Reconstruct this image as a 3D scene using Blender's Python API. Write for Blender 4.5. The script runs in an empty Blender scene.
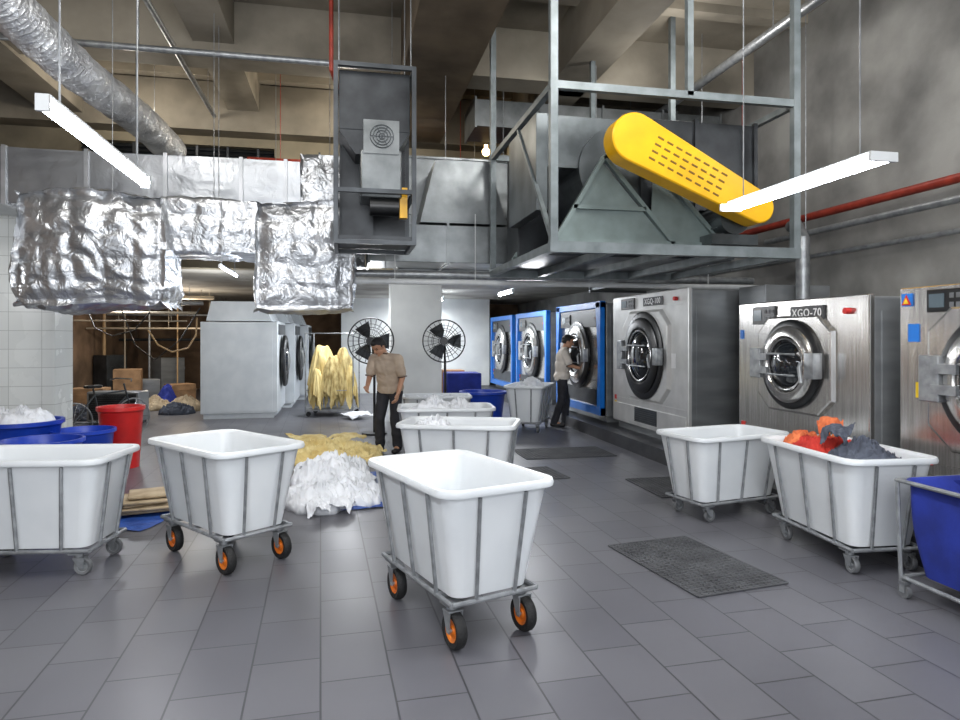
import bpy, bmesh, math, random
from mathutils import Vector, Matrix, noise
random.seed(7)
A=math.atan(.205); CA,SA=math.cos(A),math.sin(A); F=660.0; HY=338.0; EH=1.65
def PC(px,py,Y):
    X=(px-480)/F*Y
    return Vector((X*CA+Y*SA,-X*SA+Y*CA,EH-(py-HY)/F*Y))
def G(px,py,z=0):
    return PC(px,py,(EH-z)*F/(py-HY))
def CW(X,Y): return (X*CA+Y*SA,-X*SA+Y*CA)
sc=bpy.context.scene
try: sc.view_settings.view_transform='Standard'
except Exception: pass
# ---------------- materials
def lin(c):
    r=[]
    for v in c:
        v=v/255.0
        r.append(v/12.92 if v<=.04045 else ((v+.055)/1.055)**2.4)
    return (*r,1)
MATS={}
def mat(name,c1,c2=None,scale=4,rough=.5,metal=0,bump=0,bscale=30,emit=0,detail=6,stretch=None,trans=0,kind='noise',coat=0,pos=(.35,.65)):
    if name in MATS: return MATS[name]
    m=bpy.data.materials.new(name); m.use_nodes=True
    nt=m.node_tree; N=nt.nodes; L=nt.links; b=N['Principled BSDF']
    b.inputs['Roughness'].default_value=rough; b.inputs['Metallic'].default_value=metal
    if coat: b.inputs['Coat Weight'].default_value=coat
    if c2 is None: c2=tuple(v*.93 for v in c1)
    tc=N.new('ShaderNodeTexCoord'); mp=N.new('ShaderNodeMapping'); L.new(tc.outputs['Object'],mp.inputs['Vector'])
    if stretch: mp.inputs['Scale'].default_value=stretch
    n=N.new('ShaderNodeTexNoise'); n.inputs['Scale'].default_value=scale; n.inputs['Detail'].default_value=detail
    L.new(mp.outputs[0],n.inputs['Vector'])
    cr=N.new('ShaderNodeValToRGB'); cr.color_ramp.elements[0].position=pos[0]; cr.color_ramp.elements[1].position=pos[1]
    cr.color_ramp.elements[0].color=lin(c2); cr.color_ramp.elements[1].color=lin(c1)
    L.new(n.outputs['Fac'],cr.inputs['Fac']); L.new(cr.outputs[0],b.inputs['Base Color'])
    if bump:
        bp=N.new('ShaderNodeBump'); bp.inputs['Strength'].default_value=bump; bp.inputs['Distance'].default_value=.02
        if kind=='foil':
            v=N.new('ShaderNodeTexVoronoi'); v.inputs['Scale'].default_value=bscale
            n2=N.new('ShaderNodeTexNoise'); n2.inputs['Scale'].default_value=bscale*.9; n2.inputs['Detail'].default_value=3; n2.inputs['Distortion'].default_value=1.2
            mx=N.new('ShaderNodeMath'); mx.operation='ADD'
            L.new(mp.outputs[0],n2.inputs['Vector'])
            va=N.new('ShaderNodeVectorMath'); va.operation='ADD'
            sc_=N.new('ShaderNodeVectorMath'); sc_.operation='SCALE'; sc_.inputs['Scale'].default_value=.35
            L.new(n2.outputs['Color'],sc_.inputs[0])
            L.new(tc.outputs['Object'],va.inputs[0]); L.new(sc_.outputs[0],va.inputs[1])
            L.new(va.outputs[0],v.inputs['Vector'])
            L.new(v.outputs['Distance'],mx.inputs[0]); L.new(n2.outputs['Fac'],mx.inputs[1]); L.new(mx.outputs[0],bp.inputs['Height'])
        else:
            n2=N.new('ShaderNodeTexNoise'); n2.inputs['Scale'].default_value=bscale; n2.inputs['Detail'].default_value=5
            L.new(mp.outputs[0],n2.inputs['Vector']); L.new(n2.outputs['Fac'],bp.inputs['Height'])
        L.new(bp.outputs[0],b.inputs['Normal'])
    if emit:
        b.inputs['Emission Color'].default_value=lin(c1); b.inputs['Emission Strength'].default_value=emit
    if trans:
        b.inputs['Subsurface Weight'].default_value=trans; b.inputs['Subsurface Radius'].default_value=(.05,.05,.05)
    MATS[name]=m; return m
def brickmat(name,c1,c2,mortar,w,h,rough=.35,offset=.5,rotz=0,msize=.006,bump=.15,vert=False):
    m=bpy.data.materials.new(name); m.use_nodes=True
    nt=m.node_tree; N=nt.nodes; L=nt.links; b=N['Principled BSDF']; b.inputs['Roughness'].default_value=rough
    tc=N.new('ShaderNodeTexCoord'); mp=N.new('ShaderNodeMapping'); L.new(tc.outputs['Object'],mp.inputs['Vector'])
    if vert:
        mp.inputs['Rotation'].default_value=(math.pi/2,0,rotz)
    else: mp.inputs['Rotation'].default_value=(0,0,rotz)
    br=N.new('ShaderNodeTexBrick'); L.new(mp.outputs[0],br.inputs['Vector'])
    br.inputs['Color1'].default_value=lin(c1); br.inputs['Color2'].default_value=lin(c2); br.inputs['Mortar'].default_value=lin(mortar)
    br.inputs['Scale'].default_value=1; br.inputs['Brick Width'].default_value=w; br.inputs['Row Height'].default_value=h
    br.inputs['Mortar Size'].default_value=msize; br.offset=offset; br.inputs['Mortar Smooth'].default_value=.1
    n=N.new('ShaderNodeTexNoise'); n.inputs['Scale'].default_value=1.3; n.inputs['Detail'].default_value=8; L.new(tc.outputs['Object'],n.inputs['Vector'])
    mr=N.new('ShaderNodeMapRange'); mr.inputs[3].default_value=.82; mr.inputs[4].default_value=1.18; L.new(n.outputs['Fac'],mr.inputs[0])
    mx=N.new('ShaderNodeMix'); mx.data_type='RGBA'; mx.blend_type='MULTIPLY'; mx.inputs[0].default_value=1
    L.new(br.outputs['Color'],mx.inputs[6]); L.new(mr.outputs[0],mx.inputs[7]); L.new(mx.outputs[2],b.inputs['Base Color'])
    mr2=N.new('ShaderNodeMapRange'); mr2.inputs[3].default_value=rough-.08; mr2.inputs[4].default_value=rough+.12; L.new(n.outputs['Fac'],mr2.inputs[0]); L.new(mr2.outputs[0],b.inputs['Roughness'])
    bp=N.new('ShaderNodeBump'); bp.inputs['Strength'].default_value=bump; bp.inputs['Distance'].default_value=.005; bp.invert=True
    L.new(br.outputs['Fac'],bp.inputs['Height']); L.new(bp.outputs[0],b.inputs['Normal'])
    MATS[name]=m; return m
white_pl=mat('white_plastic',(220,223,225),(209,213,216),scale=2,rough=.4,trans=.1)
steel=mat('galvanised_steel',(165,168,170),(135,138,141),scale=12,rough=.4,metal=.6)
barsteel=mat('painted_bar_steel',(152,155,158),(122,125,128),scale=14,rough=.4,metal=.4)
stainless=mat('brushed_stainless',(206,204,201),(178,176,173),scale=2,rough=.23,metal=.9,stretch=(24,1,1),detail=2)
sidesteel=mat('grey_side_steel',(150,153,155),(130,133,135),scale=1.5,rough=.3,metal=.45,stretch=(1,1,4),detail=2)
darksteel=mat('dark_steel',(74,78,82),(48,51,54),scale=3,rough=.38,metal=.5)
framegrey=mat('grey_painted_frame',(126,134,136),(102,110,112),scale=6,rough=.45,metal=.25)
galv=mat('galvanised_duct',(142,146,147),(98,102,103),scale=2.2,rough=.32,metal=.65,detail=8)
foil=mat('crumpled_foil',(206,208,211),(168,171,175),scale=2.5,rough=.3,metal=.78,bump=.4,bscale=8,kind='foil')
foil2=mat('smooth_foil',(168,171,175),(128,131,135),scale=1.2,rough=.3,metal=.75,bump=.14,bscale=5,kind='foil')
tape=mat('silver_tape',(188,190,194),(164,167,170),scale=5,rough=.35,metal=.6)
rubber=mat('black_rubber',(28,28,29),(18,18,18),rough=.7,bump=.3,bscale=60)
orange=mat('orange_rim',(222,122,35),(200,100,25),rough=.4)
greypl=mat('grey_caster',(110,112,114),(85,86,88),rough=.5)
black=mat('black_plastic',(26,27,29),(16,17,18),rough=.35)
glass=mat('dark_door_glass',(34,38,42),(20,22,25),scale=5,rough=.08,coat=.6)
chrome=mat('chrome',(200,200,200),(172,172,172),rough=.24,metal=.95)
yellow=mat('yellow_paint',(236,180,10),(220,164,8),rough=.35)
bluepaint=mat('blue_paint',(22,118,208),(16,100,190),rough=.35)
bluetub=mat('blue_tub_plastic',(26,66,180),(18,54,156),rough=.35)
redpl=mat('red_plastic',(196,36,34),(172,28,26),rough=.4)
redpipe=mat('red_pipe_paint',(158,58,42),(124,42,32),scale=8,rough=.45)
whitepaint=mat('white_paint',(212,214,214),(195,197,198),rough=.45)
dryergrey=mat('light_grey_enamel',(208,214,218),(197,204,209),rough=.4)
concrete=mat('ceiling_concrete',(162,154,139),(110,104,93),scale=.8,rough=.85,bump=.3,bscale=6,detail=12)
concrete2=mat('wall_concrete',(156,155,151),(104,103,101),scale=1.0,rough=.85,bump=.3,bscale=8,detail=14)
beamc=mat('beam_concrete',(120,105,85),(84,73,59),scale=1.4,rough=.85,bump=.3,bscale=7,detail=10)
upperwall=mat('upper_wall_plaster',(160,150,128),(108,101,86),scale=.8,rough=.85,detail=12)
brownwall=mat('brown_raw_wall',(146,120,96),(98,80,63),scale=1.6,rough=.9,bump=.5,bscale=5,detail=10)
offwhite=mat('off_white_plaster',(230,233,231),(214,217,216),scale=1.5,rough=.7)
lowceil=mat('low_ceiling_paint',(190,188,180),(150,145,136),scale=1.2,rough=.8,detail=9)
glow=mat('tube_glow',(236,244,255),(236,244,255),emit=34)
warmglow=mat('warm_bulb_glow',(255,214,140),(255,214,140),emit=12)
curbm=mat('dark_stone_curb',(66,67,70),(48,49,52),scale=5,rough=.4)
linen_w=mat('white_linen',(226,228,232),(214,217,222),scale=5,rough=.85,bump=.15,bscale=30)
linen_y=mat('yellow_linen',(220,202,144),(192,166,102),scale=4,rough=.85,bump=.15,bscale=30)
linen_b=mat('beige_linen',(184,166,138),(154,136,108),scale=6,rough=.85,bump=.15,bscale=30)
linen_r=mat('red_cloth',(190,48,36),(150,32,26),scale=8,rough=.85)
linen_o=mat('orange_cloth',(206,112,66),(184,88,48),scale=8,rough=.85)
linen_g=mat('slate_cloth',(76,82,94),(54,58,70),scale=8,rough=.85)
tarp=mat('blue_tarp',(40,84,166),(28,62,134),scale=8,rough=.5,bump=.5,bscale=18)
bluefab=mat('blue_bag_fabric',(26,46,140),(18,34,112),scale=4,rough=.8,bump=.5,bscale=5)
skin=mat('skin',(190,144,116),(178,132,104),scale=9,rough=.55)
eyem=mat('eye_dark',(24,18,16),rough=.3)
lipm=mat('lips',(150,92,80),rough=.5)
hairm=mat('black_hair',(24,21,21),(13,12,12),scale=30,rough=.6,bump=.4,bscale=80)
shirtm=mat('taupe_shirt_cloth',(190,172,152),(172,154,136),scale=8,rough=.85,bump=.2,bscale=22)
shirt2=mat('light_beige_shirt_cloth',(206,198,188),(190,182,172),scale=8,rough=.85,bump=.2,bscale=22)
trim_br=mat('brown_trim_cloth',(92,70,58),rough=.85)
trous=mat('charcoal_trousers_cloth',(44,44,50),(33,33,38),scale=8,rough=.85)
shoem=mat('dark_shoe',(30,28,28),rough=.5)
greenm=mat('green_frame_paint',(40,78,62),(30,60,48),rough=.5)
dimglass=mat('dim_window_glass',(170,184,180),(130,144,142),scale=2,rough=.2)
stred=mat('sticker_red',(206,40,36),rough=.5); styel=mat('sticker_yellow',(244,208,40),rough=.5)
stblue=mat('sticker_blue',(30,120,214),rough=.5); stwhite=mat('sticker_white',(235,235,235),rough=.5)
matm=mat('rubber_mat',(84,85,88),(62,63,66),rough=.6)
floorm=brickmat('floor_tiles',(98,98,103),(88,88,94),(58,58,62),.5,.335,rough=.33,rotz=math.pi/2-math.radians(2),msize=.005,bump=.2)
tilew=brickmat('white_wall_tiles',(228,232,230),(222,226,224),(186,190,188),.4,.25,rough=.25,offset=0,vert=True,msize=.004)
# ---------------- mesh builder
def basis(d):
    d=Vector(d).normalized(); up=Vector((0,0,1)) if abs(d.z)<.95 else Vector((1,0,0))
    x=up.cross(d).normalized(); y=d.cross(x); return x,y,d
class MB:
    def __init__(s): s.bm=bmesh.new()
    def box(s,c,sz,rot=None,bev=0):
        g=bmesh.ops.create_cube(s.bm,size=1); vs=g['verts']
        M=Matrix.Translation(Vector(c))@(rot.to_4x4() if rot else Matrix.Identity(4))@Matrix.Diagonal((*sz,1))
        bmesh.ops.transform(s.bm,matrix=M,verts=vs)
        if bev:
            es=list({e for v in vs for e in v.link_edges})
            bmesh.ops.bevel(s.bm,geom=es,offset=bev,segments=2,affect='EDGES',profile=.5)
        return s
    def b2(s,a,b,bev=0):
        a=Vector(a);b=Vector(b); return s.box((a+b)/2,[abs(b[i]-a[i]) for i in range(3)],bev=bev)
    def bar(s,p,q,w,t=None):
        p=Vector(p);q=Vector(q);x,y,d=basis(q-p); t=t or w
        R=Matrix((x,y,d)).transposed(); return s.box((p+q)/2,(w,t,(q-p).length),rot=R)
    def sweep(s,pts,r,seg=10,cap=True):
        pts=[Vector(p) for p in pts]; n=len(pts); rs=r if isinstance(r,(list,tuple)) else [r]*n
        rings=[]; prevx=None
        for i,p in enumerate(pts):
            d=(pts[min(i+1,n-1)]-pts[max(i-1,0)])
            if d.length<1e-9: d=Vector((0,0,1))
            d.normalize()
            if prevx is None: x,y,_=basis(d)
            else:
                x=(prevx-d*prevx.dot(d)); 
                x=x.normalized() if x.length>1e-6 else basis(d)[0]
                y=d.cross(x)
            prevx=x
            rings.append([s.bm.verts.new(p+(x*math.cos(2*math.pi*k/seg)+y*math.sin(2*math.pi*k/seg))*rs[i]) for k in range(seg)])
        for a,b in zip(rings,rings[1:]):
            for k in range(seg): s.bm.faces.new((a[k],a[(k+1)%seg],b[(k+1)%seg],b[k]))
        if cap: s.bm.faces.new(rings[0][::-1]); s.bm.faces.new(rings[-1])
        return s
    def cyl(s,p,q,r,r2=None,seg=16): return s.sweep([p,q],[r,r if r2 is None else r2],seg)
    def torus(s,c,ax,R,r,seg=32,sg=8):
        x,y,d=basis(ax); c=Vector(c); rings=[]
        for i in range(seg):
            a=2*math.pi*i/seg; o=x*math.cos(a)+y*math.sin(a)
            rings.append([s.bm.verts.new(c+o*(R+r*math.cos(2*math.pi*k/sg))+d*r*math.sin(2*math.pi*k/sg)) for k in range(sg)])
        for i in range(seg):
            a=rings[i];b=rings[(i+1)%seg]
            for k in range(sg): s.bm.faces.new((a[k],a[(k+1)%sg],b[(k+1)%sg],b[k]))
        return s
    def lathe(s,prof,c,ax,seg=32):
        x,y,d=basis(ax); c=Vector(c); rings=[]
        for (r,h) in prof:
            if r<1e-5: rings.append([s.bm.verts.new(c+d*h)])
            else: rings.append([s.bm.verts.new(c+d*h+(x*math.cos(2*math.pi*k/seg)+y*math.sin(2*math.pi*k/seg))*r) for k in range(seg)])
        for a,b in zip(rings,rings[1:]):
            for k in range(seg):
                k2=(k+1)%seg
                if len(a)==1 and len(b)==1: break
                if len(a)==1: s.bm.faces.new((a[0],b[k2],b[k]))
                elif len(b)==1: s.bm.faces.new((a[k],a[k2],b[0]))
                else: s.bm.faces.new((a[k],a[k2],b[k2],b[k]))
        return s
    def loft(s,rings,cap0=True,cap1=True,closed=False):
        R=[[s.bm.verts.new(Vector(p)) for p in r] for r in rings]; n=len(R[0])
        pr=list(zip(R,R[1:]))
        if closed: pr.append((R[-1],R[0]))
        for a,b in pr:
            for k in range(n): s.bm.faces.new((a[k],a[(k+1)%n],b[(k+1)%n],b[k]))
        if cap0: s.bm.faces.new(R[0][::-1])
        if cap1: s.bm.faces.new(R[-1])
        return s
    def prism(s,pts,off):
        off=Vector(off); return s.loft([[Vector(p) for p in pts],[Vector(p)+off for p in pts]])
    def sph(s,c,r,seg=16,rot=None):
        g=bmesh.ops.create_uvsphere(s.bm,u_segments=seg,v_segments=max(8,seg//2),radius=1)
        rr=r if isinstance(r,(tuple,list)) else (r,r,r)
        M=Matrix.Translation(Vector(c))@(rot.to_4x4() if rot else Matrix.Identity(4))@Matrix.Diagonal((*rr,1))
        bmesh.ops.transform(s.bm,matrix=M,verts=g['verts']); return s
    def obj(s,name,m,parent=None,smooth=False,loc=None,label=None,cat=None,**kw):
        bmesh.ops.recalc_face_normals(s.bm,faces=s.bm.faces[:])
        me=bpy.data.meshes.new(name); 
        if smooth:
            for f in s.bm.faces: f.smooth=True
            ang=smooth if isinstance(smooth,float) else .7
            for e in s.bm.edges:
                if len(e.link_faces)==2 and e.calc_face_angle(0)>ang: e.smooth=False
        s.bm.to_mesh(me); s.bm.free()
        if m: me.materials.append(m)
        o=bpy.data.objects.new(name,me); sc.collection.objects.link(o)
        if parent: o.parent=parent
        if loc is not None: o.location=loc
        if label: o['label']=label
        if cat: o['category']=cat
        for k,v in kw.items(): o[k]=v
        return o
# ---------------- cloth simulations (run first, in the still-empty scene)
def simcloth(seed,frames,drape=False,n=54,blob=(.42,.4,.2)):
    bm=bmesh.new(); V=[]; rest=[]
    for i in range(n+1):
        r=[]
        for j in range(n+1):
            u=i/n-.5; v=j/n-.5
            if drape: p=Vector((u*1.9,v*1.7,1.32+.05*noise.noise(Vector((u*4,v*4,seed))))); q=p
            else:
                p=Vector((u*1.25,v*1.25,.2+blob[2]*1.3+.06*noise.noise(Vector((u*5,v*5,seed*3.1)))+.03*noise.noise(Vector((u*13,v*13,seed*1.1)))))
                q=Vector((u*1.9,v*1.9,0))
            r.append(bm.verts.new(p)); rest.append(q)
        V.append(r)
    for i in range(n):
        for j in range(n): bm.faces.new((V[i][j],V[i+1][j],V[i+1][j+1],V[i][j+1]))
    me=bpy.data.meshes.new('simcloth'); bm.to_mesh(me); bm.free()
    o=bpy.data.objects.new('simcloth',me); sc.collection.objects.link(o)
    cols=[]
    b=bmesh.new(); bmesh.ops.create_grid(b,x_segments=4,y_segments=4,size=3); m=bpy.data.meshes.new('c'); b.to_mesh(m); b.free()
    fl=bpy.data.objects.new('c',m); sc.collection.objects.link(fl); fl.modifiers.new('k','COLLISION'); cols.append(fl)
    b=bmesh.new(); bmesh.ops.create_icosphere(b,subdivisions=4,radius=1)
    for v in b.verts:
        d=1+.3*noise.noise(v.co*1.8+Vector((seed,0,0)))
        v.co=Vector((v.co.x*.42*d,v.co.y*.3*d,.66+v.co.z*.58*d)) if drape else Vector((v.co.x*blob[0]*d,v.co.y*blob[1]*d,.05+v.co.z*blob[2]*d))
    m=bpy.data.meshes.new('c'); b.to_mesh(m); b.free()
    bl=bpy.data.objects.new('c',m); sc.collection.objects.link(bl); bl.modifiers.new('k','COLLISION'); cols.append(bl)
    for c in cols:
        c.collision.thickness_outer=.01; c.collision.cloth_friction=60
    cl=o.modifiers.new('cloth','CLOTH'); st=cl.settings
    st.quality=5; st.mass=.25; st.tension_stiffness=12; st.compression_stiffness=12; st.shear_stiffness=6; st.bending_stiffness=.2; st.air_damping=2
    if not drape:
        o.shape_key_add(name='Basis'); k=o.shape_key_add(name='rest')
        for i,q in enumerate(rest): k.data[i].co=q
        k.value=0; st.rest_shape_key=k; st.tension_damping=12; st.compression_damping=12
    cs=cl.collision_settings; cs.use_self_collision=True; cs.self_distance_min=.012; cs.distance_min=.008; cs.self_friction=10; cs.collision_quality=3
    cl.point_cache.frame_start=1; cl.point_cache.frame_end=frames
    for f in range(1,frames+1): sc.frame_set(f)
    dg=bpy.context.evaluated_depsgraph_get()
    m2=bpy.data.meshes.new_from_object(o.evaluated_get(dg))
    for x in [o]+cols: bpy.data.objects.remove(x)
    sc.frame_set(1)
    z0=min(v.co.z for v in m2.vertices); N_=len(m2.vertices)
    cx=sum(v.co.x for v in m2.vertices)/N_; cy=sum(v.co.y for v in m2.vertices)/N_
    for v in m2.vertices: v.co-=Vector((cx,cy,z0-.002))
    if not drape:
        for v in m2.vertices: v.co.z=.3*math.tanh(v.co.z/.3)
    t=bpy.data.objects.new('t',m2); sc.collection.objects.link(t)
    if not drape:
        s_=t.modifiers.new('m','SMOOTH'); s_.factor=.5; s_.iterations=5
    t.modifiers.new('s','SUBSURF').levels=1
    so=t.modifiers.new('d','SOLIDIFY'); so.thickness=.006
    bpy.context.view_layer.update()
    m3=bpy.data.meshes.new_from_object(t.evaluated_get(bpy.context.evaluated_depsgraph_get())); bpy.data.objects.remove(t)
    for p in m3.polygons: p.use_smooth=True
    return m3
SIM=[simcloth(1,26),simcloth(2,26)]; DRP=simcloth(5,40,True)
def cloth(name,label,loc,sx,sy,sz,m,k,rz,cat='laundry',grp=None,src=None):
    me=(src or SIM[k%2]).copy(); me.materials.clear(); me.materials.append(m)
    o=bpy.data.objects.new(name,me); sc.collection.objects.link(o); o.location=loc; o.scale=(sx,sy,sz); o.rotation_euler=(0,0,rz)
    o['label']=label; o['category']=cat
    if grp: o['group']=grp
    return o
def heap(name,label,loc,rx,ry,h,m,seed=0,rz=0,rings=44,seg=110,cat='laundry',fs=1.5,fa=.03,irr=1.0,grp=None):
    s=MB(); R=[]; off=Vector((seed*7.3,seed*3.1,seed*1.7))
    for i in range(1,rings+1):
        t=i/rings; ring=[]
        for k in range(seg):
            a=2*math.pi*k/seg; ca,sa=math.cos(a),math.sin(a)
            e=1+irr*(.28*noise.noise(Vector((ca*1.4,sa*1.4,0))+off)+.14*noise.noise(Vector((ca*4,sa*4,3))+off))
            x=ca*rx*t*e; y=sa*ry*t*e; b=max(0,1-t**2.2)**.62
            p=Vector((x,y,0))*fs+off
            w=Vector((noise.noise(p*3),noise.noise(p*3+Vector((9,0,0))),0))*.28
            n1=noise.noise(p*2.2)
            f1=math.sin(17*noise.noise((p+w)*1.7)+6*n1); f2=math.sin(24*noise.noise((p+w)*2.1+Vector((5,5,0))))
            fold=(1-f1*f1)**1.5*1.2+(1-f2*f2)**1.5*.6
            z=h*b*(.68+.6*n1)+fa*fold*min(1,b*2+.25)
            ring.append((x,y,max(z,.004) if t<.99 else 0))
        R.append(ring)
    s.loft(R); o=s.obj(name,m,smooth=2.8,loc=loc,label=label,cat=cat); o.rotation_euler=(0,0,rz)
    if grp: o['group']=grp
    return o
def thing(name,label,cat,loc=(0,0,0),rz=0,**kw):
    e=bpy.data.objects.new(name,None); e.empty_display_size=.1; sc.collection.objects.link(e)
    e.location=loc; e.rotation_euler=(0,0,rz); e['label']=label; e['category']=cat
    for k,v in kw.items(): e[k]=v
    return e
def clone(root,loc,rz,label=None,scale=None):
    def cp(o,par):
        n=o.copy(); sc.collection.objects.link(n)
        if par: n.parent=par; n.matrix_parent_inverse=o.matrix_parent_inverse.copy()
        for c in list(o.children): cp(c,n)
        return n
    n=cp(root,None); n.location=loc; n.rotation_euler=(0,0,rz)
    if scale: n.scale=(scale,)*3
    if label: n['label']=label
    return n
def text(s,size,m,parent,loc,rot,name='lettering',ext=.002):
    cu=bpy.data.curves.new('t','FONT'); cu.body=s; cu.size=size; cu.extrude=ext; cu.align_x='CENTER'; cu.align_y='CENTER'; cu.space_character=1.12
    o=bpy.data.objects.new('t',cu); sc.collection.objects.link(o)
    bpy.context.view_layer.update()
    me=bpy.data.meshes.new_from_object(o.evaluated_get(bpy.context.evaluated_depsgraph_get()))
    bpy.data.objects.remove(o); me.materials.clear(); me.materials.append(m)
    n=bpy.data.objects.new(name,me); sc.collection.objects.link(n); n.parent=parent; n.location=loc; n.rotation_euler=rot
    return n
def rrect(w,d,r,z,n=4):
    P=[]
    for (sx,sy,a0) in ((1,1,0),(-1,1,90),(-1,-1,180),(1,-1,270)):
        for i in range(n+1):
            a=math.radians(a0+90*i/n); P.append((sx*(w/2-r)+r*math.cos(a),sy*(d/2-r)+r*math.sin(a),z))
    return P
# ---------------- shell
def struct(name,a,b,m): return MB().b2(a,b).obj(name,m,kind='structure')
ZC=6.0; ZR=5.995; VB=12.0; ZL=2.85; VE=23.0
struct('floor',(-8,-3,-.1),(7.5,VE+.2,0),floorm)
struct('ceiling',(-8,-3,ZC),(7.5,VB+.2,ZC+.2),concrete)
struct('trim_2',(-6.5,VB+.3,ZL),(6.1,VE,ZL+.2),lowceil)
struct('wall_right',(6.1,-3,0),(6.3,VE,ZC),concrete2)
struct('wall_left',(-6.7,-3,0),(-6.5,VE,ZC),brownwall)
struct('wall_back',(-6.5,VE,0),(6.1,VE+.2,ZL+.2),brownwall)
w=MB(); w.b2((-6.5,VB,ZL),(6.1,VB+.3,4.5)); w.b2((-6.5,VB,4.95),(6.1,VB+.3,ZC))
for a,b in ((-6.5,-4.3),(-1.2,.8),(3.4,6.1)): w.b2((a,VB,4.5),(b,VB+.3,4.95))
w.obj('wall_upper',upperwall,kind='structure')
for i,(a,b) in enumerate(((-4.3,-1.2),(.8,3.4))):
    l=MB(); l.b2((a,VB+.2,4.5),(b,VB+.25,4.95))
    for k in range(6): l.box(((a+b)/2,VB+.12,4.54+k*.075),(b-a,.1,.012),rot=Matrix.Rotation(.6,3,'X'))
    k=a+.3
    while k<b: l.b2((k,VB+.05,4.5),(k+.04,VB+.1,4.95)); k+=.5
    l.obj('window_%d'%(i+1),darksteel,kind='structure')
MB().b2((.75,-3,5.1),(1.65,VB,ZC)).obj('trim_3',beamc,kind='structure')
MB().b2((-6.5,9.0,5.3),(6.1,9.5,ZC)).obj('trim_4',concrete,kind='structure')
MB().b2((-4.7,-3,5.25),(-4.1,VB,ZC)).obj('trim_5',concrete,kind='structure')
MB().b2((4.07,2.2,0),(6.1,21,.19)).obj('trim_1',curbm,kind='structure')
MB().b2((-6.5,11.5,4.05),(6.1,VB,4.3)).obj('trim_6',concrete,kind='structure')
MB().b2((-6.5,11.6,5.1),(6.1,VB,5.9)).obj('trim_15',concrete,kind='structure')
MB().b2((-.1,20.0,0),(4.4,20.2,ZL)).obj('wall_middle',offwhite,kind='structure')
p=PC(417,400,12.6)
MB().box((p.x,p.y+.4,ZL/2),(.98,.6,ZL),bev=.01).obj('trim_7',offwhite,kind='structure')
MB().box((-4.2,10.2,2.0),(.72,.6,4.0)).obj('trim_8',tilew,kind='structure')
wn=MB()
for y in (10.6,11.8,13.0): wn.b2((-6.5,y-.05,.9),(-6.4,y+.05,2.7))
for z in (.9,1.8,2.7): wn.b2((-6.5,10.6,z-.05),(-6.4,13.0,z+.05))
wn.obj('window_3',greenm,kind='structure')
MB().b2((-6.5,10.65,.95),(-6.46,12.95,2.65)).obj('window_4',dimglass,kind='structure')
for i,v in enumerate((6.6,7.8,10.4,11.3)):
    MB().b2((-6.5,v,5.88),(6.1,v+.2,ZC)).obj('trim_%d'%(10+i),concrete,kind='structure')
MB().b2((2.9,-3,5.3),(3.5,VB,ZC)).obj('trim_9',concrete,kind='structure')
MB().b2((-1.9,-3,5.45),(-1.4,VB,ZC)).obj('trim_14',concrete,kind='structure')
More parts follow.
